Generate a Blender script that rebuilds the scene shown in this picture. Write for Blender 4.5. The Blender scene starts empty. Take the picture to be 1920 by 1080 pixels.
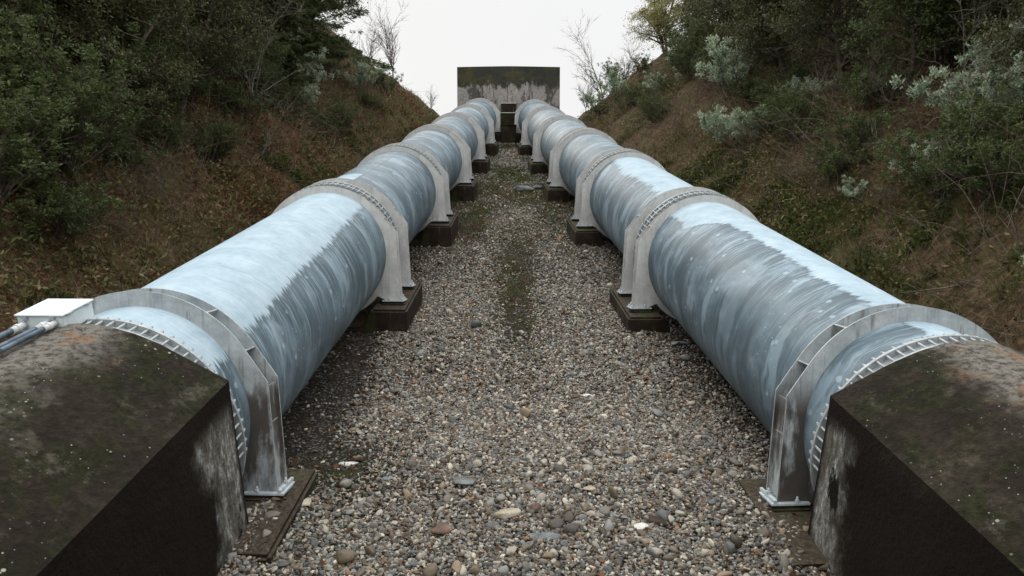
import bpy, math, random
import numpy as np
from mathutils import Vector, Matrix
R = math.radians
scene = bpy.context.scene
col = scene.collection
# ------------------------------------------------------------------ camera, sky, sun, exposure
cam_d = bpy.data.cameras.new('camera'); cam = bpy.data.objects.new('camera', cam_d); col.objects.link(cam)
cam.location = (0, 0, 4.4); cam.rotation_euler = (R(90-5.627), 0, 0)
cam_d.sensor_width = 36; cam_d.lens = 36*1350/1920; cam_d.clip_start = .05; cam_d.clip_end = 2000
scene.camera = cam
SUN_ELEV, SUN_AZ = 34, -28          # azimuth measured from straight ahead (+Y), negative = to the left
world = bpy.data.worlds.new('World'); scene.world = world; world.use_nodes = True
wn = world.node_tree.nodes; wl = world.node_tree.links
bg = wn['Background']
sky = wn.new('ShaderNodeTexSky'); sky.sky_type = 'NISHITA'; sky.sun_disc = False
sky.sun_elevation = R(SUN_ELEV); sky.sun_rotation = R(SUN_AZ); sky.air_density = 1.0; sky.dust_density = 3.0; sky.ozone_density = 1.2
# thin bright overcast in front of the blue: a procedural cloud veil by direction
tc = wn.new('ShaderNodeTexCoord'); nz = wn.new('ShaderNodeTexNoise'); nz.inputs['Scale'].default_value = 1.6; nz.inputs['Detail'].default_value = 5
wl.new(tc.outputs['Generated'], nz.inputs['Vector'])
cr = wn.new('ShaderNodeMapRange'); cr.inputs['From Min'].default_value = .35; cr.inputs['From Max'].default_value = .65
cr.inputs['To Min'].default_value = .93; cr.inputs['To Max'].default_value = .98
wl.new(nz.outputs['Fac'], cr.inputs['Value'])
sx_ = wn.new('ShaderNodeSeparateXYZ'); wl.new(tc.outputs['Generated'], sx_.inputs[0])
el = wn.new('ShaderNodeMapRange'); el.inputs['From Min'].default_value = .30; el.inputs['From Max'].default_value = 1; el.inputs['To Min'].default_value = .98; el.inputs['To Max'].default_value = 3.5
wl.new(sx_.outputs[2], el.inputs['Value'])
cn = wn.new('ShaderNodeMapRange'); cn.inputs['From Min'].default_value = .3; cn.inputs['From Max'].default_value = .7; cn.inputs['To Min'].default_value = .93; cn.inputs['To Max'].default_value = 1.05; wl.new(nz.outputs['Fac'], cn.inputs['Value'])
ml = wn.new('ShaderNodeMath'); ml.operation = 'MULTIPLY'; wl.new(el.outputs[0], ml.inputs[0]); wl.new(cn.outputs[0], ml.inputs[1])
vs = wn.new('ShaderNodeVectorMath'); vs.operation = 'SCALE'; vs.inputs[0].default_value = (6.4, 6.45, 6.4); wl.new(ml.outputs[0], vs.inputs['Scale'])
mx = wn.new('ShaderNodeMixRGB'); wl.new(vs.outputs[0], mx.inputs[2])
wl.new(cr.outputs[0], mx.inputs[0]); wl.new(sky.outputs[0], mx.inputs[1]); wl.new(mx.outputs[0], bg.inputs['Color'])
bg.inputs['Strength'].default_value = .12
sun_d = bpy.data.lights.new('sun', 'SUN'); sun_d.energy = .9; sun_d.angle = R(30); sun_d.color = (1, .93, .82)
sun = bpy.data.objects.new('sun', sun_d); col.objects.link(sun)
_a, _e = R(SUN_AZ), R(SUN_ELEV)
_dir = Vector((math.sin(_a)*math.cos(_e), math.cos(_a)*math.cos(_e), math.sin(_e)))
sun.rotation_euler = _dir.to_track_quat('Z', 'Y').to_euler(); sun.location = (-20, 40, 40)
scene.view_settings.view_transform = 'Standard'; scene.view_settings.look = 'None'
scene.view_settings.exposure = .24; scene.view_settings.gamma = 1
scene.render.engine = 'CYCLES'
try:
    scene.cycles.max_bounces = 6; scene.cycles.diffuse_bounces = 3; scene.cycles.glossy_bounces = 3
    scene.cycles.use_denoising = True
except Exception: pass

# ------------------------------------------------------------------ helpers
def tag(o, label=None, cat=None, group=None, kind=None):
    if label: o['label'] = label
    if cat: o['category'] = cat
    if group: o['group'] = group
    if kind: o['kind'] = kind
    return o
def empty(name, loc=(0, 0, 0), rot=(0, 0, 0), parent=None):
    o = bpy.data.objects.new(name, None); col.objects.link(o); o.location = loc; o.rotation_euler = rot
    o.empty_display_size = .2
    if parent: o.parent = parent
    return o
def link(name, me, mat=None, parent=None, loc=(0, 0, 0), rot=(0, 0, 0)):
    o = bpy.data.objects.new(name, me); col.objects.link(o); o.location = loc; o.rotation_euler = rot
    if mat is not None and len(me.materials) == 0: me.materials.append(mat)
    if parent: o.parent = parent
    return o
def mesh_np(name, V, F, smooth=False, uv=None):
    """V (n,3), F (m,k) with one k for all faces"""
    me = bpy.data.meshes.new(name); V = np.asarray(V, np.float32); F = np.asarray(F, np.int32)
    n, k = F.shape
    me.vertices.add(len(V)); me.vertices.foreach_set('co', V.ravel())
    me.loops.add(n*k); me.loops.foreach_set('vertex_index', F.ravel())
    me.polygons.add(n); me.polygons.foreach_set('loop_start', np.arange(0, n*k, k, dtype=np.int32))
    me.polygons.foreach_set('loop_total', np.full(n, k, np.int32))
    if smooth: me.polygons.foreach_set('use_smooth', np.ones(n, bool))
    me.update(calc_edges=True)
    if uv is not None:
        l = me.uv_layers.new(name='UVMap'); l.data.foreach_set('uv', np.asarray(uv, np.float32)[F.ravel()].ravel())
    me.validate(); return me
class MB:
    def __init__(s): s.v = []; s.f = []; s.sm = []
    def add(s, v, f, smooth=False):
        b = len(s.v); s.v += [tuple(p) for p in v]; s.f += [tuple(i+b for i in q) for q in f]; s.sm += [smooth]*len(f); return s
    def box(s, x0, x1, y0, y1, z0, z1, M=None):
        v = [(x, y, z) for x in (x0, x1) for y in (y0, y1) for z in (z0, z1)]
        if M is not None: v = [tuple(M @ Vector(p)) for p in v]
        return s.add(v, [(0, 1, 3, 2), (4, 6, 7, 5), (0, 4, 5, 1), (2, 3, 7, 6), (0, 2, 6, 4), (1, 5, 7, 3)])
    def tube(s, a, b, r0, r1=None, n=8, cap=True, smooth=True):
        a = Vector(a); b = Vector(b); r1 = r0 if r1 is None else r1; d = (b-a).normalized()
        u = d.orthogonal().normalized(); w = d.cross(u); v = []
        for p, r in ((a, r0), (b, r1)):
            v += [p+(u*math.cos(t)+w*math.sin(t))*r for t in [2*math.pi*i/n for i in range(n)]]
        base = len(s.v); s.v += [tuple(p) for p in v]
        for i in range(n): s.f.append((base+i, base+(i+1) % n, base+n+(i+1) % n, base+n+i)); s.sm.append(smooth)
        if cap:
            s.f.append(tuple(base+i for i in reversed(range(n)))); s.sm.append(False)
            s.f.append(tuple(base+n+i for i in range(n))); s.sm.append(False)
        return s
    def mesh(s, name, bevel=0):
        me = bpy.data.meshes.new(name); me.from_pydata(s.v, [], s.f); me.polygons.foreach_set('use_smooth', s.sm); me.update()
        if bevel:
            import bmesh
            bm = bmesh.new(); bm.from_mesh(me)
            bmesh.ops.recalc_face_normals(bm, faces=bm.faces)
            es = [e for e in bm.edges if len(e.link_faces) == 2 and e.calc_face_angle(0) > .5]
            bmesh.ops.bevel(bm, geom=es, offset=bevel, segments=2, affect='EDGES', clamp_overlap=True); bm.to_mesh(me); bm.free()
        return me
    def build(s, name, mat, parent=None, loc=(0, 0, 0), rot=(0, 0, 0), bevel=0): return link(name, s.mesh(name, bevel), mat, parent, loc, rot)

# ---- node helper
class NT:
    def __init__(s, name, rough=.8, spec=.3, metal=0):
        s.m = bpy.data.materials.new(name); s.m.use_nodes = True; s.n = s.m.node_tree.nodes; s.l = s.m.node_tree.links
        s.b = s.n['Principled BSDF']; s.b.inputs['Roughness'].default_value = rough
        s.b.inputs['Specular IOR Level'].default_value = spec; s.b.inputs['Metallic'].default_value = metal
    def inp(s, sock, v):
        if isinstance(v, bpy.types.NodeSocket): s.l.new(v, sock)
        elif v is not None: sock.default_value = v
    def coord(s, kind='Object'): return s.n.new('ShaderNodeTexCoord').outputs[kind]
    def geo(s, k): return s.n.new('ShaderNodeNewGeometry').outputs[k]
    def mapping(s, v, scale=(1, 1, 1), loc=(0, 0, 0), rot=(0, 0, 0)):
        m = s.n.new('ShaderNodeMapping'); s.inp(m.inputs['Vector'], v); m.inputs['Scale'].default_value = scale
        m.inputs['Location'].default_value = loc; m.inputs['Rotation'].default_value = rot; return m.outputs[0]
    def noise(s, v, scale, detail=4, rough=.55, dist=0, out='Fac'):
        m = s.n.new('ShaderNodeTexNoise'); s.inp(m.inputs['Vector'], v); m.inputs['Scale'].default_value = scale
        m.inputs['Detail'].default_value = detail; m.inputs['Roughness'].default_value = rough; m.inputs['Distortion'].default_value = dist; return m.outputs[out]
    def voro(s, v, scale, feat='F1', out='Distance', rnd=1):
        m = s.n.new('ShaderNodeTexVoronoi'); m.feature = feat; s.inp(m.inputs['Vector'], v); m.inputs['Scale'].default_value = scale
        m.inputs['Randomness'].default_value = rnd; return m.outputs[out]
    def ramp(s, f, stops, interp='LINEAR'):
        m = s.n.new('ShaderNodeValToRGB'); s.inp(m.inputs[0], f); e = m.color_ramp.elements; m.color_ramp.interpolation = interp
        while len(e) < len(stops): e.new(.5)
        for k, (p, c) in enumerate(stops):
            e[k].position = p; e[k].color = (*c, 1) if not isinstance(c, (int, float)) else (c, c, c, 1)
        return m.outputs[0]
    def rng(s, f, a, b, c=0., d=1., smooth=True):
        m = s.n.new('ShaderNodeMapRange'); m.interpolation_type = 'SMOOTHSTEP' if smooth else 'LINEAR'
        s.inp(m.inputs['Value'], f); s.inp(m.inputs['From Min'], a); s.inp(m.inputs['From Max'], b)
        m.inputs['To Min'].default_value = c; m.inputs['To Max'].default_value = d; return m.outputs[0]
    def math(s, op, a, b=None, c=None):
        m = s.n.new('ShaderNodeMath'); m.operation = op; s.inp(m.inputs[0], a)
        if b is not None: s.inp(m.inputs[1], b)
        if c is not None: s.inp(m.inputs[2], c)
        return m.outputs[0]
    def mix(s, f, a, b, mode='MIX'):
        m = s.n.new('ShaderNodeMixRGB'); m.blend_type = mode
        s.inp(m.inputs[0], f)
        s.inp(m.inputs[1], (*a, 1) if isinstance(a, tuple) and len(a) == 3 else a)
        s.inp(m.inputs[2], (*b, 1) if isinstance(b, tuple) and len(b) == 3 else b)
        return m.outputs[0]
    def sep(s, v):
        m = s.n.new('ShaderNodeSeparateXYZ'); s.inp(m.inputs[0], v); return m.outputs
    def comb(s, x, y, z=0):
        m = s.n.new('ShaderNodeCombineXYZ'); s.inp(m.inputs[0], x); s.inp(m.inputs[1], y); s.inp(m.inputs[2], z); return m.outputs[0]
    def bump(s, h, strength=.4, dist=.02):
        m = s.n.new('ShaderNodeBump'); s.inp(m.inputs['Height'], h); m.inputs['Strength'].default_value = strength; m.inputs['Distance'].default_value = dist
        s.l.new(m.outputs[0], s.b.inputs['Normal'])
    def color(s, c): s.inp(s.b.inputs['Base Color'], (*c, 1) if isinstance(c, tuple) and len(c) == 3 else c); return s
    def roughness(s, r): s.inp(s.b.inputs['Roughness'], r); return s

# ------------------------------------------------------------------ materials
def mat_pipe(name, b0, b1, jag, seed, edge2=-9., wob=.0, er=0., umax=99.):
    """galvanised/painted steel pipe; UV.x = metres along, UV.y = angle (rad) from the crown, + towards the middle of the site.
       the chalky worn coat on the crown ends at angle b0 + b1*u, with a ragged, streaky lower edge"""
    t = NT(name, .5, .35, .0); uv = t.coord('UV'); S = t.sep(uv); u, a = S[0], S[1]
    uvs = t.mapping(uv, loc=(seed*7.3, seed*3.1, seed))
    warp = t.noise(uvs, 1.1, 3, .5)
    wu = t.math('ADD', u, t.math('MULTIPLY', warp, .38))
    wu = t.math('ADD', wu, t.math('MULTIPLY', a, .16))
    st = t.noise(t.comb(t.math('MULTIPLY', wu, 9.), t.math('MULTIPLY', a, .42), seed), 1.5, 8, .74)         # streaks that run round the pipe
    st2 = t.noise(t.comb(t.math('MULTIPLY', wu, 34.), t.math('MULTIPLY', a, .9), seed+4), 1.3, 5, .65)
    cloud = t.noise(uvs, 1.4, 6, .62)
    base = t.ramp(st, [(.28, (.034, .047, .057)), (.43, (.078, .105, .122)), (.57, (.135, .178, .203)), (.76, (.33, .385, .415))])
    base = t.mix(t.rng(st2, .56, .78, 0, .30), base, (.36, .43, .48))
    base = t.mix(t.rng(st2, .46, .28, 0, .25), base, (.045, .060, .070))
    brd = t.noise(t.comb(t.math('MULTIPLY', wu, 2.2), t.math('MULTIPLY', a, .7), seed+6), 1.2, 6, .6)
    base = t.mix(t.rng(brd, .50, .60, 0, .7), base, (.27, .33, .365)); base = t.mix(t.rng(brd, .46, .34, 0, .5), base, (.075, .105, .125))
    base = t.mix(t.rng(cloud, .50, .74, 0, .5), base, (.25, .315, .36)); base = t.mix(t.rng(t.noise(uvs, .7, 5, .6), .54, .38, 0, .5), base, (.045, .062, .075)); base = t.mix(t.rng(t.noise(t.mapping(uvs, scale=(3, .7, 1)), 1.4, 6, .7), .58, .72, 0, .35), base, (.11, .085, .06))
    # blotches and scuffs
    sp = t.voro(t.mapping(uvs, scale=(1, 1.1, 1)), 3.2); spn = t.noise(uvs, 9, 4, .7)
    base = t.mix(t.math('MULTIPLY', t.rng(t.math('ADD', sp, t.math('MULTIPLY', spn, .25)), .26, .2), .5), base, (.42, .49, .54))
    sp3 = t.voro(t.mapping(uvs, scale=(1.0, 2.6, 1), loc=(3, 5, 1)), 9)
    base = t.mix(t.math('MULTIPLY', t.rng(sp3, .16, .1), t.rng(cloud, .5, .62, 0, .7)), base, (.45, .5, .54))
    # brown low on the sides: ground reflection painted in, with mild grime
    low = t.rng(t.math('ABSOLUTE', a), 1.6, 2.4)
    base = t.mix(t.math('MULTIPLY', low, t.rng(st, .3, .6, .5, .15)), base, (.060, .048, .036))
    # chalky crown
    ln = t.noise(t.comb(t.math('MULTIPLY', wu, 9.), t.math('MULTIPLY', a, 1.2), seed+9), 1.0, 5, .65)
    big = t.noise(t.comb(t.math('MULTIPLY', u, .9), seed+2.5, 0), 1.0, 3, .6)
    lim = t.math('ADD', t.math('MULTIPLY_ADD', u, b1, b0), t.math('MULTIPLY', t.math('SUBTRACT', ln, .5), jag))
    lim = t.math('ADD', lim, t.math('MULTIPLY', t.math('SUBTRACT', big, .5), wob))
    dlt = t.math('SUBTRACT', lim, a)
    dlt = t.math('ADD', dlt, t.math('MULTIPLY', t.rng(u, 4.7, 5.6), er))
    dlt = t.math('ADD', dlt, t.math('MULTIPLY', t.math('SUBTRACT', st2, .5), jag*1.1))
    m = t.math('MULTIPLY', t.rng(dlt, 0., .05), t.rng(t.math('ADD', u, t.math('MULTIPLY', ln, .5)), umax, umax-.05))
    m2 = t.rng(t.math('SUBTRACT', a, t.math('ADD', edge2, t.math('MULTIPLY', t.math('SUBTRACT', ln, .5), jag*.6))), 0., .03)
    m = t.math('MULTIPLY', m, m2)
    fin = t.noise(uvs, 22, 6, .7)
    chalk = t.ramp(t.noise(uvs, 3.0, 8, .72), [(.28, (.26, .335, .38)), (.48, (.36, .435, .475)), (.72, (.47, .535, .57))])
    chalk = t.mix(t.rng(fin, .5, .75, 0, .3), chalk, (.33, .42, .47))
    chalk = t.mix(t.rng(st2, .5, .75, 0, .25), chalk, (.54, .60, .63)); chalk = t.mix(t.rng(st, .46, .32, 0, .35), chalk, (.22, .29, .34))
    drip = t.math('MULTIPLY', t.rng(dlt, -.75, 0.), t.rng(t.math('ADD', t.math('MULTIPLY', st2, .6), t.math('MULTIPLY', st, .4)), .5, .62))
    base = t.mix(t.math('MULTIPLY', drip, .55), base, (.46, .54, .59)) if b0 > -4 else base
    # dark lip where the coat has flaked
    rim = t.math('MULTIPLY', t.rng(dlt, -.05, 0.), t.rng(dlt, .012, 0.))
    c = t.mix(t.math('MULTIPLY', m, t.rng(st2, .25, .5, .72, .98)), base, chalk); c = t.mix(t.math('MULTIPLY', t.math('MULTIPLY', rim, m2), .55), c, (.07, .085, .09))
    c = t.mix(t.rng(t.noise(uvs, 5.5, 6, .7), .70, .76, 0, .5), c, (.16, .10, .065))
    c = t.mix(1., c, (.92, .99, 1.04), 'MULTIPLY')
    t.color(c); t.roughness(t.mix(m, t.ramp(st, [(.3, .46), (.7, .62)]), (.72, .72, .72)))
    t.bump(t.math('ADD', t.math('MULTIPLY', fin, .5), t.math('MULTIPLY', st, .6)), .25, .012); return t.m
def mat_steel(name, lo, mid, hi, stain=.5, scale=1., rough=.55, legs=0.):
    t = NT(name, rough, .4); o = t.coord('Object'); S = t.sep(o)
    n = t.noise(o, 3.2*scale, 7, .65); f = t.noise(o, 24*scale, 5, .7)
    v = t.noise(t.mapping(o, scale=(9, 9, .9)), 1.2*scale, 6, .62)
    c = t.ramp(n, [(.3, lo), (.5, mid), (.72, hi)])
    c = t.mix(t.rng(f, .45, .75, 0, .35), c, tuple(x*.55 for x in mid))
    c = t.mix(t.rng(v, .54, .70, 0, stain), c, (.075, .058, .043))
    c = t.mix(t.rng(v, .42, .30, 0, .35), c, tuple(min(1, x*1.25) for x in hi))
    r = t.noise(t.mapping(o, scale=(5, 5, 1.6), loc=(4, 2, 7)), 1.6*scale, 5, .7)
    c = t.mix(t.rng(r, .63, .72, 0, .55), c, (.20, .105, .05))
    if legs:
        q = t.noise(t.mapping(o, scale=(2.2, 2.2, .7), loc=(1, 6, 2)), 2.2, 6, .66)
        c = t.mix(t.math('MULTIPLY', t.rng(S[2], .55, .15), t.rng(q, .40, .56, 0, legs)), c, (.050, .036, .025))
    t.color(c); t.bump(f, .25, .006); return t.m
M = {}
M['frame'] = mat_steel('weathered_frame_steel', (.40, .40, .39), (.51, .51, .495), (.61, .605, .59), .28, 1., .42)
M['near_frame'] = mat_steel('near_frame_steel', (.23, .265, .28), (.36, .39, .40), (.52, .55, .56), .6, 1.3, .45, .9)
M['zinc'] = mat_steel('bright_zinc', (.35, .40, .43), (.47, .52, .55), (.6, .65, .67), .25, 3., .4)
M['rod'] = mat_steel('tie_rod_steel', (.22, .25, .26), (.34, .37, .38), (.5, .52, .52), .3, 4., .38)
def mat_box():
    t = NT('painted_box_steel', .45, .5); o = t.coord('Object'); n = t.noise(o, 4, 7, .65); f = t.noise(o, 30, 4, .7)
    c = t.ramp(n, [(.3, (.52, .62, .66)), (.6, (.70, .78, .80)), (.8, (.8, .85, .86))]); c = t.mix(t.rng(f, .6, .75, 0, .4), c, (.3, .33, .34))
    t.color(c); t.bump(f, .15, .003); return t.m
M['box'] = mat_box()
def mat_conduit(name, lo, hi):
    t = NT(name, .45, .4); o = t.coord('Object'); n = t.noise(o, 7, 6, .7); t.color(t.ramp(n, [(.35, lo), (.62, hi)])); return t.m
M['conduit_dark'] = mat_conduit('dark_conduit', (.035, .055, .08), (.10, .15, .19))
M['conduit_pale'] = mat_conduit('pale_conduit', (.40, .42, .42), (.66, .68, .68))

def mat_block():
    """old concrete anchor block: nearly black algae on the sides, moss and lichen dots on the vault, pale run-off by the uphill end"""
    t = NT('mossy_anchor_concrete', .92, .15); o = t.coord('Object'); S = t.sep(o); nrm = t.sep(t.geo('Normal'))
    n = t.noise(o, 1.3, 8, .66); f = t.noise(o, 17, 6, .72); g = t.noise(t.mapping(o, loc=(5, 1, 2)), 3.1, 7, .68)
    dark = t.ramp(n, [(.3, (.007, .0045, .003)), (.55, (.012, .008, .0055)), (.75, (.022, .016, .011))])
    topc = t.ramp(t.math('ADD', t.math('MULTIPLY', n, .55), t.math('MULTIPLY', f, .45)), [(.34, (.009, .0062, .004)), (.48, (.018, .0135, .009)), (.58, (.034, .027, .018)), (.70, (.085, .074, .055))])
    moss = t.ramp(f, [(.38, (.008, .009, .0035)), (.66, (.030, .032, .010))])
    topc = t.mix(t.rng(g, .46, .58, 0, .8), topc, moss); topc = t.mix(t.rng(t.noise(t.mapping(o, loc=(8, 2, 6)), 1.9, 8, .72), .52, .62, 0, .75), topc, (.012, .010, .006)); topc = t.mix(t.math('MULTIPLY', t.rng(t.noise(t.mapping(o, loc=(1, 4, 6)), 2.6, 9, .75), .56, .66, 0, .6), f), topc, (.17, .15, .12))
    # worn pale patch towards the crown
    pale = t.rng(t.math('ADD', t.math('MULTIPLY', t.math('SUBTRACT', n, .5), 1.3), t.math('ABSOLUTE', S[0])), .55, .05)
    topc = t.mix(t.math('MULTIPLY', pale, t.rng(f, .35, .6, .15, .75)), topc, (.26, .24, .21))
    orange = t.math('MULTIPLY', pale, t.rng(t.noise(t.mapping(o, loc=(1, 9, 3)), 2.1, 5, .6), .55, .68, 0, .7))
    topc = t.mix(orange, topc, (.27, .13, .045))
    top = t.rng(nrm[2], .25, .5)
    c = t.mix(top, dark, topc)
    # run-off on the side wall by the uphill end
    sn = t.noise(t.mapping(o, scale=(1, 3.4, 1.0), rot=(.35, 0, 0)), 1.5, 8, .68)
    zone = t.math('MULTIPLY', t.rng(t.math('ADD', S[1], t.math('MULTIPLY', t.math('SUBTRACT', n, .5), 1.1)), -.62, -.34), t.math('SUBTRACT', 1, top))
    zone = t.math('MULTIPLY', zone, t.rng(S[1], -.03, -.12))
    zone = t.math('MULTIPLY', zone, t.rng(S[2], .52, .30))
    run = t.ramp(t.noise(t.mapping(o, scale=(1, 5, 1.8)), 2.2, 8, .75), [(.3, (.035, .028, .02)), (.5, (.16, .15, .13)), (.58, (.32, .32, .30)), (.66, (.68, .73, .75))])
    c = t.mix(t.math('MULTIPLY', zone, t.rng(sn, .35, .40)), c, run)
    # lichen dots
    v = t.voro(o, 13.0); vc = t.voro(o, 13.0, out='Color'); vs = t.sep(vc)
    dot = t.math('MULTIPLY', t.rng(v, .17, .11), t.rng(vs[0], .80, .84)); v2 = t.voro(t.mapping(o, loc=(3, 3, 3)), 34.); vc2 = t.sep(t.voro(t.mapping(o, loc=(3, 3, 3)), 34., out='Color'))
    dot2 = t.math('MULTIPLY', t.rng(t.math('ADD', v2, t.math('MULTIPLY', f, .2)), .30, .22), t.rng(vc2[0], .80, .82)); dot = t.math('MULTIPLY', dot, t.rng(g, .45, .55))
    c = t.mix(t.math('MULTIPLY', t.math('MULTIPLY', t.math('MAXIMUM', dot, dot2), t.rng(t.noise(t.mapping(o, loc=(2, 7, 1)), 2.4, 4, .6), .46, .60)), t.math('MULTIPLY', top, .85)), c, (.44, .44, .38))
    ln_ = t.rng(t.math('ABSOLUTE', t.math('SUBTRACT', t.math('FRACT', t.math('MULTIPLY', S[2], 2.9)), .5)), .03, .0)
    c = t.mix(t.math('MULTIPLY', t.math('MULTIPLY', ln_, t.math('SUBTRACT', 1, top)), .0), c, (.008, .006, .004))
    t.color(c); t.bump(t.math('SUBTRACT', t.math('ADD', f, t.math('MULTIPLY', n, 2.)), t.math('MULTIPLY', t.math('MULTIPLY', ln_, t.math('SUBTRACT', 1, top)), .0)), .9, .045); return t.m
M['block'] = mat_block()
def mat_pier():
    t = NT('damp_pier_concrete', .9, .15); o = t.coord('Object'); nrm = t.sep(t.geo('Normal'))
    n = t.noise(t.mapping(o, scale=(1, 1, .5)), 4, 8, .68); f = t.noise(o, 26, 5, .7); s = t.noise(t.mapping(o, scale=(9, 9, .5)), 1.4, 5, .6)
    c = t.ramp(n, [(.3, (.013, .009, .006)), (.55, (.026, .018, .0125)), (.8, (.06, .046, .034))])
    c = t.mix(t.rng(s, .64, .70, 0, .6), c, (.16, .14, .12))
    c = t.mix(t.math('MULTIPLY', t.rng(t.noise(o, 1.7, 4, .6), .52, .64, 0, .7), t.rng(f, .3, .6, .5, 1)), c, (.040, .050, .014))
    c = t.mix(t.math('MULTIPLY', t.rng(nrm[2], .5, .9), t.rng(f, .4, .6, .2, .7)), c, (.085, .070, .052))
    t.color(c); t.bump(t.math('ADD', f, n), .6, .02); return t.m
M['pier'] = mat_pier()
def mat_head():
    t = NT('stained_headwall_concrete', .9, .15); o = t.coord('Object'); S = t.sep(o)
    n = t.noise(o, .9, 8, .68); f = t.noise(o, 9, 6, .7); s = t.noise(t.mapping(o, scale=(3.4, 3.4, .28)), 1.3, 7, .66)
    grey = t.ramp(f, [(.3, (.20, .18, .17)), (.5, (.33, .30, .285)), (.75, (.52, .485, .46))])
    dark = t.ramp(t.noise(t.mapping(o, loc=(2, 2, 2)), 1.6, 7, .7), [(.35, (.028, .034, .034)), (.5, (.055, .055, .038)), (.6, (.085, .075, .035)), (.75, (.075, .04, .022))])
    # object z: 0 at the top edge, negative downwards
    n3 = t.noise(t.mapping(o, scale=(1.1, 1, .7), loc=(5, 5, 5)), 1.2, 8, .7)
    reach = t.math('ADD', t.math('ADD', S[2], t.math('MULTIPLY', t.math('SUBTRACT', s, .5), -.5)), t.math('MULTIPLY', t.math('SUBTRACT', n3, .5), -2.2))
    band = t.rng(reach, -1.25, -1.02)
    c = t.mix(t.math('MULTIPLY', band, t.rng(f, .25, .5, .75, 1.)), grey, dark)
    pt = t.noise(t.mapping(o, scale=(1.3, 1.3, .8), loc=(3, 8, 5)), 1.1, 6, .7)
    c = t.mix(t.rng(s, .56, .66, 0, .8), c, (.05, .048, .045)); c = t.mix(t.math('MULTIPLY', t.rng(pt, .50, .58, 0, .85), t.rng(f, .3, .5, .6, 1)), c, (.055, .055, .048)); c = t.mix(t.rng(pt, .40, .34, 0, .6), c, (.48, .45, .43))
    c = t.mix(t.math('MULTIPLY', t.rng(n, .58, .66, 0, .7), t.rng(S[2], -1.3, -2.2)), c, (.10, .085, .04))
    w = t.noise(t.mapping(o, scale=(6, 6, .3), loc=(9, 4, 1)), 1.2, 3, .5)
    c = t.mix(t.math('MULTIPLY', t.rng(w, .76, .79, 0, .7), t.rng(S[2], -.3, -1.)), c, (.62, .62, .62))
    t.color(c); t.bump(t.math('ADD', f, n), .5, .04); return t.m
M['head'] = mat_head()
def mat_ground():
    t = NT('bank_soil_and_litter', .95, .1); o = t.coord('Object'); S = t.sep(o)
    n = t.noise(o, .32, 6, .62); f = t.noise(o, 7, 7, .72); g = t.noise(t.mapping(o, loc=(7, 3, 1)), .8, 6, .65); k = t.noise(o, 38, 4, .7)
    soil = t.ramp(f, [(.3, (.030, .019, .011)), (.5, (.085, .056, .032)), (.72, (.20, .14, .09))])
    red = t.ramp(f, [(.3, (.05, .022, .012)), (.6, (.16, .075, .042)), (.8, (.27, .15, .09))])
    olive = t.ramp(k, [(.3, (.034, .034, .013)), (.6, (.10, .095, .038)), (.8, (.19, .17, .08))])
    c = t.mix(t.rng(g, .50, .62, 0, .85), soil, olive)
    left = t.rng(S[0], -2, -5)
    c = t.mix(t.math('MULTIPLY', t.rng(n, .47, .58, 0, .8), left), c, red)
    # corridor between the pipes: grey grit with moss
    ax = t.math('ABSOLUTE', S[0]); wid = t.math('ADD', 5.0, t.math('MULTIPLY', t.math('SUBTRACT', S[1], 6.4), -.06))
    inb = t.rng(t.math('SUBTRACT', t.math('ADD', ax, t.math('MULTIPLY', t.math('SUBTRACT', f, .5), 1.2)), wid), .2, -.5)
    vg = t.voro(o, 26, out='Color'); vd = t.voro(o, 26)
    grit = t.ramp(t.sep(vg)[0], [(0, (.05, .045, .04)), (.35, (.12, .115, .105)), (.6, (.19, .185, .175)), (.8, (.13, .10, .075)), (1, (.32, .30, .28))])
    grit = t.mix(t.rng(vd, .25, .5, 0, .85), grit, (.018, .013, .009))
    dirt = t.ramp(k, [(.3, (.020, .015, .010)), (.7, (.062, .048, .035))])
    moss = t.ramp(k, [(.3, (.022, .026, .009)), (.7, (.075, .075, .028))])
    cc = t.mix(t.rng(t.noise(o, 1.1, 5, .6), .45, .6), grit, dirt)
    cc = t.mix(t.rng(t.math('ADD', g, t.math('MULTIPLY', t.rng(S[1], 14, 26), .12)), .54, .63, 0, .85), cc, moss)
    c = t.mix(inb, c, cc)
    t.color(c); t.bump(t.math('ADD', t.math('MULTIPLY', f, 1.5), k), .9, .06); return t.m
M['ground'] = mat_ground()
def mat_stone(name='river_gravel'):
    t = NT(name, .62, .35); o = t.coord('Object'); oi = t.n.new('ShaderNodeObjectInfo').outputs['Random']
    n = t.noise(o, 2.2, 5, .65)
    c = t.ramp(oi, [(0, (.050, .046, .042)), (.15, (.14, .135, .13)), (.27, (.085, .10, .115)), (.39, (.21, .215, .22)), (.50, (.12, .098, .075)), (.60, (.32, .315, .30)),
        (.68, (.10, .085, .072)), (.78, (.19, .21, .235)), (.85, (.22, .175, .13)), (.90, (.38, .375, .355)), (.965, (.26, .14, .08)), (.977, (.55, .53, .47))], 'CONSTANT')
    c = t.mix(t.rng(n, .35, .7, 0, .5), c, t.mix(.5, c, (.16, .135, .11))); c = t.mix(1., c, (.98, .915, .80), 'MULTIPLY')
    t.color(c); t.bump(n, .3, .05); return t.m
M['stone'] = mat_stone()
def mat_rock(name, lo, mid, hi):
    t = NT(name, .8, .25); o = t.coord('Object'); n = t.noise(o, 5, 7, .68); f = t.noise(o, 22, 5, .7)
    c = t.ramp(n, [(.3, lo), (.5, mid), (.7, hi)]); c = t.mix(t.rng(f, .5, .75, 0, .4), c, lo); t.color(c); t.bump(t.math('ADD', n, f), .7, .03); return t.m
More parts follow.
